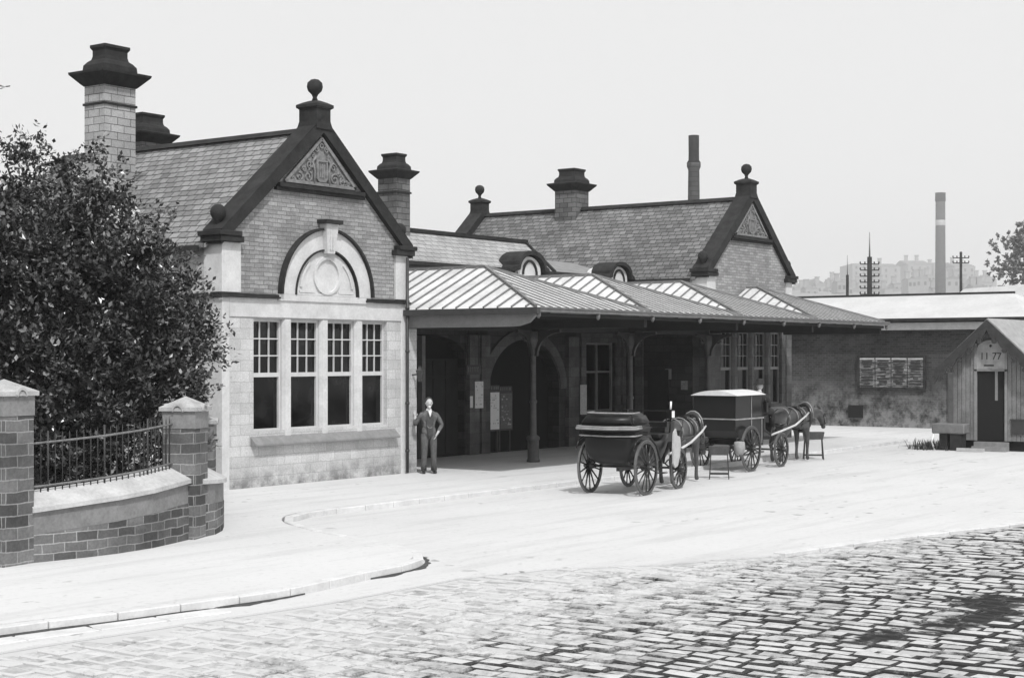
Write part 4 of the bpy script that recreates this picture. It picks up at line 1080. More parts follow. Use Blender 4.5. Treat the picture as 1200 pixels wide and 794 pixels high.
# ------------------------------------------------------------------ skinned figures
def skin_mesh(name, verts, edges, mat, parent, sub=2, root=0, smooth=True):
    me = bpy.data.meshes.new(name); me.from_pydata([v[0] for v in verts], edges, []); me.update()
    o = bpy.data.objects.new(name, me); COL.objects.link(o)
    mod = o.modifiers.new('s', 'SKIN'); mod.use_smooth_shade = True; mod.branch_smoothing = .4
    o.modifiers.new('u', 'SUBSURF').levels = sub
    lay = me.skin_vertices[0].data
    for i, v in enumerate(verts):
        r = v[1]; lay[i].radius = (r, r) if not isinstance(r, tuple) else r
        lay[i].use_root = (i == root)
    bpy.context.view_layer.update()
    dg = bpy.context.evaluated_depsgraph_get(); new = bpy.data.meshes.new_from_object(o.evaluated_get(dg))
    o.modifiers.clear(); o.data = new; new.materials.clear(); new.materials.append(M[mat]); bpy.data.meshes.remove(me); new.name = name
    if parent: o.parent = parent
    return o
def chains(*cs):
    """chains of (name-or-None, pos, radius); a bare string links back to an earlier named joint"""
    V, E, N = [], [], {}
    for c in cs:
        prev = None
        for j in c:
            if isinstance(j, str): i = N[j]
            else:
                V.append((j[1], j[2])); i = len(V) - 1
                if j[0]: N[j[0]] = i
            if prev is not None: E.append((prev, i))
            prev = i
    return V, E

def horse(label, loc, rz, coat, down, blaze=False, group='cab horses'):
    t = thing('horse', label, 'horse', loc, rz, group)
    J = [(None, (-.02, 0, 1.22), .24)]
    body = [('rump', (0, 0, 1.25), .32), ('loin', (.32, 0, 1.25), .31), ('barrel', (.68, 0, 1.17), .345), ('chest', (1.05, 0, 1.17), .33), ('neck', (1.28, 0, 1.29), .25)]
    if down: head = ['neck', (None, (1.52, 0, 1.22), .19), ('poll', (1.78, 0, 1.06), .125), ('cheek', (1.86, 0, .90), .125), (None, (1.95, 0, .72), .065), (None, (2.01, 0, .58), .062)]
    else: head = ['neck', (None, (1.58, 0, 1.33), .20), ('poll', (1.98, 0, 1.34), .14), ('cheek', (2.12, 0, 1.22), .135), (None, (2.26, 0, 1.00), .07), (None, (2.32, 0, .86), .064)]
    cs = [body, head]
    for s, fx, hx in ((1, .0, .0), (-1, .08, -.1)):
        cs.append(['rump', (None, (.0, s * .15, 1.05), .22), (None, (.12 + hx, s * .16, .84), .145), (None, (-.15 + hx, s * .16, .54), .062), (None, (-.11 + hx, s * .16, .32), .042), (None, (-.10 + hx, s * .16, .15), .05), (None, (-.04 + hx, s * .16, .035), .06)])
        cs.append(['chest', (None, (1.12, s * .15, .95), .14), (None, (1.14 + fx * .5, s * .15, .74), .082), (None, (1.14 + fx, s * .15, .50), .056), (None, (1.13 + fx, s * .15, .32), .04), (None, (1.12 + fx, s * .15, .15), .047), (None, (1.17 + fx, s * .15, .035), .06)])
    V, E = chains(*cs)
    skin_mesh('body', V, E, coat, t)
    p = (1.78, 1.06) if down else (1.98, 1.34)
    mb = MB()
    for s in (-1, 1): mb.tube([(p[0] + .0, s * .06, p[1] + .07), (p[0] + .01, s * .08, p[1] + .15), (p[0] + .03, s * .075, p[1] + .22)], [.035, .04, .004], 6)
    mb.build('ears', coat, t)
    mb = MB(); rr = random.Random(1)
    n1 = (1.52, 1.22) if down else (1.55, 1.33)
    crest = [(1.10, 1.43), (1.32, 1.43 if not down else 1.41), (n1[0], n1[1] + .12), (p[0] - .05, p[1] + .09)]
    for k in range(40):
        u = k / 39 * 2.99; i = int(u); f = u - i; x = crest[i][0] * (1 - f) + crest[i + 1][0] * f; z = crest[i][1] * (1 - f) + crest[i + 1][1] * f
        mb.tube([(x, 0, z), (x - .02, -.08, z - .02), (x - .03, -.13, z - rr.uniform(.12, .22))], [.016, .014, .003], 4)
    mb.build('mane', 'hair', t)
    mb = MB(); mb.tube([(-.24, 0, 1.32), (-.34, 0, 1.15), (-.34, 0, .85), (-.30, 0, .5)], [.03, .06, .08, .02], 8); mb.build('tail', 'hair', t)
    # harness: collar, saddle pad with girth, breeching, traces, bridle with blinkers
    mb = MB()
    P = [(1.22 + .07 * math.sin(a), .27 * math.cos(a), 1.20 + .37 * math.sin(a)) for a in [i * 2 * math.pi / 18 for i in range(19)]]
    mb.tube(P, .055, 8, False); mb.build('collar', 'harness', t)
    mb = MB(); P = [(1.27 + .08 * math.sin(a), .29 * math.cos(a), 1.22 + .42 * math.sin(a)) for a in [i * 2 * math.pi / 18 for i in range(19)]]; mb.tube(P, .018, 6, False)
    for q in range(7):
        mb.tube([(.1 + q * .14, .30 * math.cos(a), 1.21 + .30 * math.sin(a)) for a in [R(-10 + 200 * i / 14) for i in range(15)]], .013, 5) if q in (0, 3, 6) else None
    mb.build('hames', 'harness_l', t)
    mb = MB(); P = [(.78 + .0 * a, .30 * math.cos(a), 1.19 + .30 * math.sin(a)) for a in [i * 2 * math.pi / 18 for i in range(19)]]; mb.tube(P, .03, 6, False)
    mb.box(.70, .86, -.13, .13, 1.46, 1.54); mb.build('saddle_pad', 'harness', t)
    mb = MB()
    for s in (-1, 1):
        mb.tube([(1.25, s * .27, 1.15), (.8, s * .31, 1.1), (.2, s * .30, 1.05), (-.3, s * .33, .95)], .02, 6)
        mb.tube([(.3, s * .22, 1.48), (.05, s * .29, 1.3), (-.02, s * .3, 1.05)], .016, 6)
    mb.tube([(-.27 - .0, .0, 1.08), (-.2, .22, 1.07), (.1, .3, 1.06)], .02, 6); mb.tube([(-.27, 0, 1.08), (-.2, -.22, 1.07), (.1, -.3, 1.06)], .02, 6)
    mb.build('traces', 'harness', t)
    c = (1.86, .90) if down else (2.12, 1.22); mu = (1.95, .72) if down else (2.26, 1.0)
    mb = MB()
    for cc, r in ((c, .115), (mu, .08)):
        ax = Vector((mu[0] - c[0], 0, mu[1] - c[1])).normalized(); up = Vector((-ax.z, 0, ax.x))
        mb.tube([Vector((cc[0], 0, cc[1])) + Vector((0, r * math.cos(a), 0)) + up * r * math.sin(a) for a in [i * 2 * math.pi / 12 for i in range(13)]], .012, 5, False)
    for s in (-1, 1):
        mb.bar((c[0], s * .11, c[1]), (mu[0], s * .085, mu[1]), .02); a = Vector((c[0] - .01, s * .125, c[1] + .05)); mb.bar(a, a + Vector((.09, s * .02, -.02)), .012, .09)
    mb.build('bridle', 'harness', t)
    if blaze:
        mb = MB(); mb.hexa([(c[0] + .095, -.04, c[1] + .06), (c[0] + .095, .04, c[1] + .06), (c[0] + .085, .04, c[1] + .05), (c[0] + .085, -.04, c[1] + .05)],
                           [(mu[0] + .062, -.025, mu[1] + .03), (mu[0] + .062, .025, mu[1] + .03), (mu[0] + .05, .025, mu[1] + .02), (mu[0] + .05, -.025, mu[1] + .02)]); mb.build('blaze', 'shirt', t)
    mb = MB()
    for s in (-1, 1): mb.ball((c[0] - .0, s * .088, c[1] + .03), .018, 8)
    mb.build('eyes', 'boot', t)
    t.scale = (.96,) * 3
    return t

# ------------------------------------------------------------------ carriages
def wheel(parent, x, y, r, n=12):
    s = 1 if y > 0 else -1
    mb = MB(); N = 36
    def rng(r0, r1, w):
        o = []
        for k in range(N + 1):
            a = 2 * math.pi * k / N; o.append((a, r0, r1, w))
        return o
    def hoop(mb, r0, r1, w):
        o = len(mb.v)
        for k in range(N):
            a = 2 * math.pi * k / N; ca, sa = math.cos(a), math.sin(a)
            for rr, yy in ((r0, -w), (r1, -w), (r1, w), (r0, w)): mb.v.append((x + rr * ca, y + yy, r + rr * sa))
        for k in range(N):
            for j in range(4):
                a, b = o + k * 4 + j, o + k * 4 + (j + 1) % 4; c, d = o + ((k + 1) % N) * 4 + (j + 1) % 4, o + ((k + 1) % N) * 4 + j
                mb.f.append([a, b, c, d]); mb.sm.append(False)
    hoop(mb, r - .068, r - .012, .02)
    for k in range(n):
        a = 2 * math.pi * (k + .5) / n; ca, sa = math.cos(a), math.sin(a)
        mb.tube([(x + .05 * ca, y + s * .03, r + .05 * sa), (x + r * .5 * ca, y + s * .012, r + r * .5 * sa), (x + (r - .04) * ca, y, r + (r - .04) * sa)], [.024, .017, .015], 6)
    w = mb.build('wheel', 'spoke', parent)
    mb = MB(); hoop(mb, r - .013, r, .022); mb.build('tyre', 'tyre', w)
    mb = MB(); mb.tube([(x, y - s * .1, r), (x, y - s * .02, r), (x, y + s * .03, r), (x, y + s * .12, r), (x, y + s * .14, r)], [.05, .065, .065, .045, .03], 12); mb.build('hub', 'spoke', w)
def spring(mb, x, y, z, l):
    for s in (-1, 1):
        mb.tube([(x - l, y, z), (x - l * .5, y, z + s * .06), (x, y, z + s * .085), (x + l * .5, y, z + s * .06), (x + l, y, z)], .016, 6)
XYZ = lambda u, v, d: (u, d, v)

LA = thing('landau_carriage', 'open black landau with folded hood standing nearest the camera', 'carriage', (4.97, -6.33, G), R(7))
for y in (.63, -.63): wheel(LA, 0, y, .56, 14)
for y in (.58, -.58): wheel(LA, 1.80, y, .44, 12)
mb = MB(); mb.tube([(0, -.6, .56), (0, .6, .56)], .025); mb.tube([(1.80, -.55, .44), (1.80, .55, .44)], .025); mb.bar((0, 0, .5), (1.8, 0, .5), .07)
for y in (.4, -.4): spring(mb, 0, y, .66, .36); spring(mb, 1.8, y, .55, .3)
mb.build('undercarriage', 'spoke', LA)
mb = MB()
ST = [(-.52, .96, .44, 1.22), (-.51, .84, .49, 1.22), (-.46, .73, .53, 1.22), (-.34, .64, .555, 1.22), (-.12, .59, .565, 1.22), (.2, .565, .565, 1.22), (.4, .555, .565, 1.20), (.5, .55, .565, 1.07), (.9, .55, .565, 1.05), (1.08, .57, .56, 1.07), (1.2, .64, .55, 1.17), (1.34, .76, .53, 1.2), (1.46, .90, .50, 1.21), (1.52, 1.05, .46, 1.21)]
V = []; K = 17
for x, zb, w, ztp in ST:
    for j in range(K):
        t = math.pi * j / (K - 1); c_, s_ = math.cos(t), math.sin(t)
        V.append((x, w * math.copysign(abs(c_) ** .45, c_), ztp - (ztp - zb) * s_ ** .6))
F = [(i * K + j, i * K + j + 1, (i + 1) * K + j + 1, (i + 1) * K + j) for i in range(len(ST) - 1) for j in range(K - 1)]
F += [tuple(range(K)), tuple((len(ST) - 1) * K + j for j in range(K))] + [(i * K, (i + 1) * K, (i + 1) * K + K - 1, i * K + K - 1) for i in range(len(ST) - 1)]
mb.add(V, F, True); mb.build('body', 'carriage', LA)
mb = MB(); mb.box(-.30, .3, -.53, .53, 1.16, 1.26); mb.box(.95, 1.4, -.5, .5, 1.1, 1.2); mb.build('seat', 'leather', LA, bevel=.02)
mb = MB()      # folded rear hood: soft folds leaning back, narrowing upwards
def slab(z0, z1, x0, x1, w0, x2, x3, w1): mb.hexa([(x0, -w0, z0), (x1, -w0, z0), (x1, w0, z0), (x0, w0, z0)], [(x2, -w1, z1), (x3, -w1, z1), (x3, w1, z1), (x2, w1, z1)])
slab(1.21, 1.30, -.50, .34, .60, -.56, .36, .63); slab(1.305, 1.42, -.58, .36, .64, -.60, .34, .63); slab(1.425, 1.66, -.58, .34, .615, -.40, .26, .50)
hd = mb.build('hood', 'leather', LA, bevel=.05, seg=4); hd.data.polygons.foreach_set('use_smooth', [True] * len(hd.data.polygons))
mb = MB()
for z, x, w in ((1.215, -.54, .61), (1.36, -.62, .64), (1.40, -.62, .635), (1.665, -.41, .50)):
    P = [(x + .35, -w - .012, z + .01), (x + .04, -w - .012, z), (x, -w + .05, z), (x - .01, 0, z - .012 if z < 1.6 else z), (x, w - .05, z), (x + .04, w + .012, z), (x + .35, w + .012, z + .01)]
    mb.tube(P, .018 if z != 1.36 else .027, 6)
mb.build('hood_piping', 'hood_edge', LA)
mb = MB(); mb.box(1.45, 1.95, -.42, .42, 1.0, 1.32); mb.box(1.48, 1.9, -.45, .45, 1.321, 1.42); mb.bar((1.5, -.44, 1.66), (1.5, .44, 1.66), .03); mb.bar((1.5, -.43, 1.4), (1.5, -.43, 1.66), .025); mb.bar((1.5, .43, 1.4), (1.5, .43, 1.66), .025)
mb.extrude([[(1.95, 1.0), (2.2, .86), (2.32, 1.2), (2.28, 1.22), (2.15, .94), (1.95, 1.08)]], XYZ, -.42, .42); mb.build('driving_box', 'leather', LA)
mb = MB(); mb.extrude([[(1.18, 1.22), (1.30, 1.30), (1.36, 1.16), (1.52, 1.12), (1.56, .95), (1.50, .70), (1.40, .52), (1.26, .48), (1.16, .58), (1.14, .9)]], XYZ, -.74, -.71)
mb.build('splash_board', 'light_panel', LA)
mb = MB()
for s in (-1, 1):
    mb.tube([(-.62, s * .64, .95), (-.5, s * .64, 1.12), (-.2, s * .64, 1.21), (.15, s * .64, 1.18), (.5, s * .64, .98), (.7, s * .64, .68)], .022, 6)
mb.build('mudguard', 'carriage', LA)
for s in (-1, 1):
    mb = MB(); mb.tube([(1.52, s * .50, 1.2), (1.52, s * .52, 1.5)], .02, 6); mb.box(1.46, 1.58, s * .52 - .06, s * .52 + .06, 1.5, 1.68); mb.build('lamp', 'carriage', LA)
mb = MB(); mb.tube([(1.52, -.52, 1.69), (1.54, -.52, 1.86)], .022, 6); mb.box(1.455, 1.585, -.585, -.575, 1.52, 1.66); mb.build('lamp_top', 'shirt', LA)
mb = MB()
for s in (-1, 1): mb.tube([(1.95, s * .30, .72), (2.4, s * .36, .80), (3.0, s * .37, .92), (3.7, s * .34, 1.12), (4.05, s * .30, 1.24)], [.03, .03, .028, .026, .02], 8)
mb.build('shaft', 'shaftw', LA)
mb = MB(); mb.box(.62, .86, -.74, -.60, .40, .42); mb.bar((.74, -.6, .41), (.74, -.55, .62), .02); mb.build('step', 'iron', LA)

CB = thing('closed_carriage', 'closed black four-wheeled cab with pale roof behind the first horse', 'carriage', (12.12, -4.98, G), R(3))
for y in (.68, -.68): wheel(CB, 0, y, .56, 14)
for y in (.62, -.62): wheel(CB, 1.98, y, .44, 12)
mb = MB(); mb.tube([(0, -.66, .56), (0, .66, .56)], .025); mb.tube([(1.98, -.6, .44), (1.98, .6, .44)], .025); mb.bar((0, 0, .55), (1.98, 0, .55), .07)
for y in (.42, -.42): spring(mb, 0, y, .68, .36); spring(mb, 1.98, y, .56, .3)
mb.build('undercarriage', 'spoke', CB)
mb = MB(); prof = [(-.58, 1.86), (-.66, 1.30), (-.60, 1.02), (-.35, .84), (.1, .78), (.3, .62), (.95, .62), (1.0, .8), (1.02, 1.3), (.92, 1.86)]
mb.extrude([prof], XYZ, -.55, .55); mb.build('body', 'carriage', CB, bevel=.02)
mb = MB()
for s in (-1, 1):
    a, b = sorted((s * .552, s * .57)); mb.box(-.66, 1.03, a, b, 1.27, 1.305); mb.box(.28, .30, a, b, .66, 1.84); mb.box(.90, .92, a, b, .66, 1.26)
mb.box(-.685, -.662, -.56, .56, 1.28, 1.31)
mb.build('moulding', 'hood_edge', CB)
for s in (-1, 1):
    mb = MB(); a, b = sorted((s * .551, s * .562)); mb.box(.34, .86, a, b, 1.34, 1.76); mb.build('window', 'glass', CB)
mb = MB(); n = 10; P = []
for j in range(n + 1):
    y = -.62 + 1.24 * j / n; P.append((y, 1.865 + .12 * (1 - (y / .62) ** 2)))
mb.extrude([[(-.62, 1.86)] + P + [(.62, 1.86)]], lambda u, v, d: (d, u, v), -.68, 1.02); mb.build('roof', 'cream', CB, bevel=.015)
mb = MB(); mb.box(1.04, 1.5, -.40, .40, .9, 1.22); mb.box(1.08, 1.5, -.42, .42, 1.221, 1.32); mb.extrude([[(1.5, .9), (1.85, .78), (2.02, 1.12), (1.98, 1.13), (1.8, .86), (1.5, .98)]], XYZ, -.4, .4); mb.build('driving_box', 'leather', CB)
for s in (-1, 1):
    mb = MB(); mb.box(1.06, 1.18, s * .56 - .06, s * .56 + .06, 1.42, 1.66); mb.lathe((1.12, s * .56, 1.66), [(.05, 0), (.03, .06), (.03, .1)], 8); mb.build('lamp', 'carriage', CB)
mb = MB()
for s in (-1, 1): mb.tube([(2.0, s * .32, .80), (2.6, s * .36, .88), (3.5, s * .37, 1.0), (4.3, s * .34, 1.22), (4.7, s * .3, 1.34)], [.03, .03, .028, .026, .02], 8)
mb.build('shaft', 'shaftw', CB)
mb = MB(); mb.bar((0, -.3, .36), (1.6, -.3, .40), .04); mb.build('brake_rod', 'iron_grey', CB)

def carr_pt(o, rz, x, y): return (o[0] + x * math.cos(rz) - y * math.sin(rz), o[1] + x * math.sin(rz) + y * math.cos(rz))
p = carr_pt((4.97, -6.33), R(7), 2.66, 0)
horse('bay horse between the landau shafts with its head lowered to a trough', (p[0], p[1], G), R(6), 'hoss', True)
p = carr_pt((12.12, -4.98), R(3), 3.45, .08)
horse('dark horse with white blaze harnessed to the closed cab', (p[0], p[1], G), R(-7), 'hoss2', False, True)

# feeding troughs on thin legs
def stand(label, x, y, rz, L_):
    t = thing('feed_trough', label, 'trough', (x, y, G), rz, 'feeding troughs set before the horses'); t.scale = (L_, .8, 1)
    mb = MB(); z = .55
    mb.hexa([(-.42, -.14, z), (.42, -.14, z), (.42, .14, z), (-.42, .14, z)], [(-.48, -.2, z + .2), (.48, -.2, z + .2), (.48, .2, z + .2), (-.48, .2, z + .2)]); mb.build('box', 'wood_dark', t)
    for sx in (-1, 1):
        for sy in (-1, 1):
            mb = MB(); mb.bar((sx * .38, sy * .1, z), (sx * .44, sy * .2, 0), .035); mb.build('leg', 'iron', t)
    mb = MB(); mb.bar((-.43, -.17, .12), (.43, -.17, .12), .03); mb.bar((-.43, .17, .12), (.43, .17, .12), .03); mb.build('stretcher', 'iron', t)
    return t
stand('dark trough on thin splayed legs between the first horse and the cab', 9.72, -6.1, R(-62), .5)
stand('dark trough on thin legs under the head of the dark horse', 17.3, -4.9, R(-60), .6)
t = thing('nosebag', 'pale sackcloth nosebag hanging on the end of the nearer feed trough', 'bag', (9.95, -6.5, G), R(-30))
mb = MB(); mb.lathe((0, 0, .56), [(.07, 0), (.11, .04), (.13, .15), (.125, .28), (.10, .30)], 12); mb.build('bag', 'sack', t)
mb = MB(); mb.tube([(-.10, 0, .86), (0, .05, .95), (.10, 0, .86)], .012, 6); mb.build('strap', 'harness', t)

# ------------------------------------------------------------------ people
def headm(c, s, yaw=0, tilt=0):
    """sculpted head, facing -y, c = centre, s = half height"""
    mb = MB(); n, m = 20, 14; o = 0
    for i in range(1, m):
        th = math.pi * i / m; z = -math.cos(th)
        for k in range(n):
            a = 2 * math.pi * k / n; x, y = math.sin(th) * math.cos(a), math.sin(th) * math.sin(a)
            w = .70 if z > -.1 else .70 - .20 * (-z - .1); dpt = .86
            X, Y = x * w, y * dpt
            if y < 0:
                if abs(x) < .22 and -.32 < z < .22: Y -= (.22 - abs(x)) * (.9 - 1.1 * (z + .32)) * .9
                if abs(abs(x) - .35) < .2 and .0 < z < .22: Y += .07
                if z < -.55 and abs(x) < .4: Y -= .07
            mb.v.append((c[0] + X * s, c[1] + Y * s, c[2] + z * s))
    for i in range(m - 2):
        for k in range(n): k2 = (k + 1) % n; mb.f.append([i * n + k, i * n + k2, (i + 1) * n + k2, (i + 1) * n + k]); mb.sm.append(True)
    b = len(mb.v); mb.v += [(c[0], c[1], c[2] - s), (c[0], c[1], c[2] + s)]
    for k in range(n):
        k2 = (k + 1) % n; mb.f.append([b, k2, k]); mb.sm.append(True); mb.f.append([b + 1, (m - 2) * n + k, (m - 2) * n + k2]); mb.sm.append(True)
    for q in (-1, 1): mb.ball((c[0] + q * .71 * s, c[1] + .08 * s, c[2] - .02 * s), .2 * s, 8, (.4, .7, 1))
    return mb
def join_into(o, mb):
    bm = bmesh.new(); bm.from_mesh(o.data); me = bpy.data.meshes.new('x'); me.from_pydata(mb.v, [], mb.f); me.polygons.foreach_set('use_smooth', mb.sm)
    bm.from_mesh(me); bmesh.ops.recalc_face_normals(bm, faces=bm.faces); bm.to_mesh(o.data); bm.free(); bpy.data.meshes.remove(me)
def fingers(c, wrist, d, side, curl=.3, L=.085):
    """five chains out of the palm, d = hand direction, side = thumb side"""
    d = Vector(d).normalized(); side = Vector(side).normalized(); nrm = d.cross(side); w = Vector(wrist); out = []
    palm = w + d * .07; out.append([c, (c + 'p', tuple(palm), .026)])
    for k, f in enumerate((.9, 1, .93, .75)):
        b = palm + side * (.026 - .0175 * k) + d * .02; m_ = b + (d + nrm * curl * .5).normalized() * L * f * .5; e = m_ + (d * .7 + nrm * curl).normalized() * L * f * .45
        out.append([c + 'p', (None, tuple(b), .010), (None, tuple(m_), .009), (None, tuple(e), .008)])
    b = w + d * .03 + side * .032; out.append([c + 'p', (None, tuple(b), .012), (None, tuple(b + (d * .6 + side).normalized() * .03), .010), (None, tuple(b + (d + side * .6).normalized() * .06), .009)])
    return out
# standing man at the corner pier: right hand raised against the stone, left hand in pocket (local: faces -y)
mx, my = 6.05, -.50
MAN = thing('person', 'man in dark suit and waistcoat standing with one hand on the corner pier', 'person', (mx, my, 0), R(-42))
hL = (-.36, .10, 1.30); eL = (-.33, .06, 1.08)
sh = 1.43
rh, re = (-.27, .33, 1.30), (-.31, .13, 1.12)
lh, le = (.19, -.05, .93), (.32, .06, 1.12)
base = [[('pel', (0, 0, .96), .07), ('bel', (0, 0, 1.08), .08), ('che', (0, .01, 1.28), .085), ('nk', (0, .01, 1.46), .06), ('hd', (0, -.005, 1.56), .06)],
        ['che', ('sR', (-.18, .02, 1.36), .045), ('eR', re, .045), ('wR', rh, .03)], ['che', ('sL', (.18, .02, 1.36), .045), ('eL', le, .045), ('wL', lh, .03)],
        ['pel', ('hR', (-.09, 0, .86), .06), ('kR', (-.115, -.01, .48), .045), ('aR', (-.12, .02, .10), .032), (None, (-.13, -.08, .05), .025)],
        ['pel', ('hL', (.09, 0, .86), .06), ('kL', (.11, -.01, .48), .045), ('aL', (.12, .02, .10), .032), (None, (.13, -.08, .05), .025)]]
V, E = chains(*(base + fingers('wR', rh, (-.1, .3, 1), (.8, -.5, 0), .1) + fingers('wL', lh, (-.5, -.3, -1), (-.3, -1, 0), .3)))
b = skin_mesh('body', V, E, 'skin', MAN); join_into(b, headm((0, -.02, 1.63), .118))
V, E = chains([('pel', (0, .0, .86), .165), (None, (0, 0, .97), .155), ('bel', (0, 0, 1.08), .15), ('che', (0, .01, 1.30), .16), (None, (0, .03, 1.42), .10)],
              ['che', (None, (-.175, .01, 1.38), .070), (None, re, .054), (None, (re[0] * .3 + rh[0] * .7, re[1] * .3 + rh[1] * .7, re[2] * .3 + rh[2] * .7), .05)],
              ['che', (None, (.175, .01, 1.38), .070), (None, le, .054), (None, (.21, -.03, .97), .045)])
jk = skin_mesh('jacket', V, E, 'suit', MAN); mb = MB(); mb.ball((0, .0, .98), .168, 18, (1.0, .84, 1.0)); mb.ball((0, .0, 1.30), .19, 18, (1.0, .76, .95)); join_into(jk, mb)
mb = MB()
mb.extrude([[(-.06, 1.38), (0, 1.30), (.06, 1.38), (.075, 1.1), (.05, .94), (0, .90), (-.05, .94), (-.075, 1.1)]], TOP, -.178, -.10); mb.build('waistcoat', 'waistcoat', MAN, bevel=.012)
mb = MB(); mb.extrude([[(-.042, 1.46), (0, 1.31), (.042, 1.46)]], TOP, -.18, -.05); mb.lathe((0, .005, 1.44), [(.068, 0), (.066, .05)], 14); mb.build('shirt_front', 'shirt', MAN)
mb = MB(); mb.tube([(-.08, -.19, 1.12), (-.03, -.2, 1.06), (.03, -.2, 1.07), (.06, -.19, 1.12)], .005, 5); mb.build('watch_chain', 'brass', MAN)
mb = MB(); mb.ball((0, .0, .90), .145, 16, (1.05, .85, .8))
for q in (-1, 1): mb.tube([(q * .085, 0, .92), (q * .10, -.005, .70), (q * .108, -.012, .48), (q * .115, .0, .28), (q * .12, .02, .075)], [.095, .088, .070, .066, .07], 14)
mb.build('trousers', 'trouser', MAN, fix=False)
for s in (-1, 1):
    V, E = chains([(None, (s * .12, .02, .10), .055), (None, (s * .12, .03, .06), .055), (None, (s * .13, -.08, .045), .045), (None, (s * .14, -.16, .035), .034)]); skin_mesh('shoe', V, E, 'boot', MAN, 1)
mb = MB(); mb.ball((0, .018, 1.672), .114, 14, (.86, .98, .90)); mb.build('hair', 'greyhair', MAN)
mb = MB(); mb.ball((0, -.10, 1.56), .045, 10, (.8, .6, 1.0)); mb.build('beard', 'shirt', MAN)
mb = MB()
for s in (-1, 1): mb.ball((s * .037, -.112, 1.645), .010, 8)
mb.box(-.03, .03, -.135, -.12, 1.588, 1.594); mb.build('eyes', 'boot', MAN)

# cab driver seated on the box of the closed carriage (local: faces +x)
p = carr_pt((12.12, -4.98), R(3), 1.42, -.26)
DR = thing('person', 'seated cab driver in black coat and hat holding the reins', 'person', (p[0], p[1], G), R(3) + math.pi / 2)
cs = [[('pel', (0, 0, 1.42), .13), ('che', (0, -.02, 1.74), .14), ('nk', (0, -.02, 1.90), .055), (None, (0, -.03, 1.99), .055)],
      ['pel', (None, (-.12, -.2, 1.42), .085), (None, (-.13, -.44, 1.40), .065), (None, (-.13, -.5, 1.05), .045), (None, (-.13, -.6, .99), .035)],
      ['pel', (None, (.12, -.2, 1.42), .085), (None, (.13, -.44, 1.40), .065), (None, (.13, -.5, 1.05), .045), (None, (.13, -.6, .99), .035)],
      ['che', (None, (-.19, -.02, 1.82), .062), (None, (-.24, -.10, 1.56), .045), ('wR', (-.1, -.34, 1.55), .03)], ['che', (None, (.19, -.02, 1.82), .062), (None, (.24, -.10, 1.56), .045), ('wL', (.1, -.34, 1.55), .03)]]
V, E = chains(*(cs + fingers('wR', (-.1, -.34, 1.55), (.4, -1, 0), (0, 0, 1), .6) + fingers('wL', (.1, -.34, 1.55), (-.4, -1, 0), (0, 0, 1), -.6)))
b = skin_mesh('body', V, E, 'skin', DR); join_into(b, headm((0, -.05, 2.06), .112))
V, E = chains([('pel', (0, 0, 1.42), .16), ('che', (0, -.02, 1.74), .165), (None, (0, 0, 1.87), .09)],
              ['che', (None, (-.19, -.02, 1.82), .082), (None, (-.24, -.10, 1.56), .066), (None, (-.13, -.28, 1.55), .05)], ['che', (None, (.19, -.02, 1.82), .082), (None, (.24, -.10, 1.56), .066), (None, (.13, -.28, 1.55), .05)],)
ct = skin_mesh('coat', V, E, 'coat', DR); mb = MB(); mb.ball((0, .0, 1.44), .2, 16, (1.05, .95, .8)); mb.ball((0, -.01, 1.74), .19, 16, (1.0, .8, .95)); join_into(ct, mb)
mb = MB()
for q in (-1, 1): mb.tube([(q * .10, .02, 1.42), (q * .125, -.22, 1.43), (q * .13, -.42, 1.41), (q * .13, -.49, 1.30), (q * .13, -.51, 1.02)], [.11, .105, .095, .085, .07], 14)
mb.build('trousers', 'coat', DR, fix=False)
for s in (-1, 1):
    V, E = chains([(None, (s * .13, -.5, 1.03), .05), (None, (s * .13, -.62, .99), .042), (None, (s * .13, -.70, .98), .03)]); skin_mesh('shoe', V, E, 'boot', DR, 1)
mb = MB(); mb.lathe((0, -.04, 2.10), [(.155, 0), (.155, .012), (.10, .016), (.10, .12), (.07, .15), (.01, .155)], 16); mb.build('hat', 'coat', DR)
mb = MB()
for s in (-1, 1): mb.ball((s * .035, -.14, 2.075), .012, 8)
mb.build('eyes', 'boot', DR)
mb = MB(); mb.extrude([[(-.04, 1.9), (0, 1.78), (.04, 1.9)]], TOP, -.17, -.1); mb.build('scarf', 'shirt', DR)

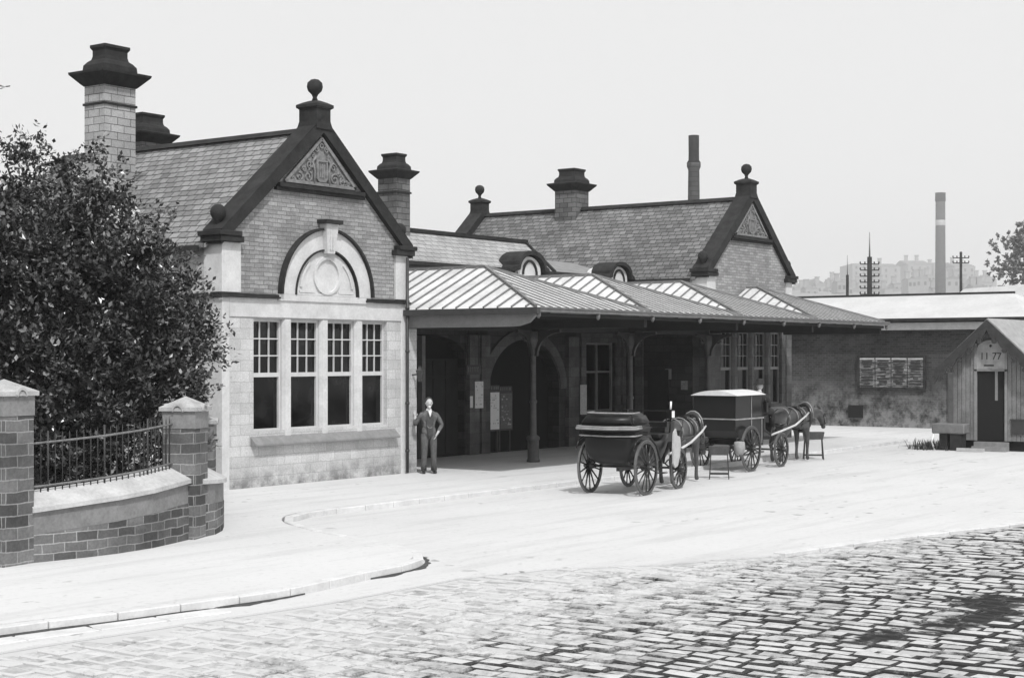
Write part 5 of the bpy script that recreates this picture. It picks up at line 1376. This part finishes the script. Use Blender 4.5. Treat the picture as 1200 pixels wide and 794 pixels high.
# ------------------------------------------------------------------ haze
mb = MB(); mb.box(-3200, 3200, -3200, 3200, -1.3, 190)
m = bpy.data.materials.new('haze'); m.use_nodes = True; n = m.node_tree.nodes; l = m.node_tree.links; n.clear()
out = n.new('ShaderNodeOutputMaterial'); vol = n.new('ShaderNodeVolumePrincipled'); l.new(vol.outputs[0], out.inputs['Volume'])
vol.inputs['Color'].default_value = grey(.97); vol.inputs['Density'].default_value = .00036; vol.inputs['Anisotropy'].default_value = .2
M['haze'] = m
HZ = True
if HZ: struct(mb.build('haze', 'haze'), 'stuff')['label'] = 'smoky haze paling the far town and chimneys'

# ------------------------------------------------------------------ light, sky, camera
EL = R(50); sdir = Vector((-.62, -.78, 0)).normalized() * math.cos(EL) + Vector((0, 0, math.sin(EL)))
W = bpy.data.worlds.new('World'); S.world = W; W.use_nodes = True; n, l = W.node_tree.nodes, W.node_tree.links
bg = n['Background']; sky = n.new('ShaderNodeTexSky'); sky.sky_type = 'NISHITA'; sky.sun_disc = False
sky.sun_elevation = EL; sky.sun_rotation = math.atan2(sdir.x, sdir.y); sky.dust_density = 4; sky.air_density = 1
bw = n.new('ShaderNodeRGBToBW'); l.new(sky.outputs[0], bw.inputs[0])
mul = n.new('ShaderNodeMath'); mul.operation = 'MULTIPLY'; mul.inputs[1].default_value = .3; l.new(bw.outputs[0], mul.inputs[0])
add = n.new('ShaderNodeMath'); add.operation = 'ADD'; add.inputs[1].default_value = 6.9; l.new(mul.outputs[0], add.inputs[0])   # overcast veil over the sky
l.new(add.outputs[0], bg.inputs['Color']); bg.inputs['Strength'].default_value = .11
sl = bpy.data.lights.new('sun', 'SUN'); sl.energy = 3.0; sl.angle = R(2.5); so = bpy.data.objects.new('sun', sl); COL.objects.link(so)
so.rotation_euler = (-sdir).to_track_quat('-Z', 'Y').to_euler(); so.location = (0, 0, 50)
cam = bpy.data.cameras.new('camera'); co = bpy.data.objects.new('camera', cam); COL.objects.link(co); S.camera = co
co.location = (-22.47, -23.51, 2.72); co.rotation_euler = (math.pi / 2, 0, math.atan2(.586, .81) - math.pi / 2)
cam.sensor_width = 36; cam.lens = 1850 / 1200 * 36; cam.shift_y = 20 / 1200; cam.clip_end = 8000
S.view_settings.view_transform = 'Standard'; S.view_settings.look = 'None'; S.view_settings.exposure = 0; S.view_settings.gamma = 1
S.cycles.max_bounces = 6; S.cycles.diffuse_bounces = 3; S.cycles.glossy_bounces = 2; S.cycles.volume_bounces = 1; S.cycles.transparent_max_bounces = 8
S.cycles.use_denoising = True
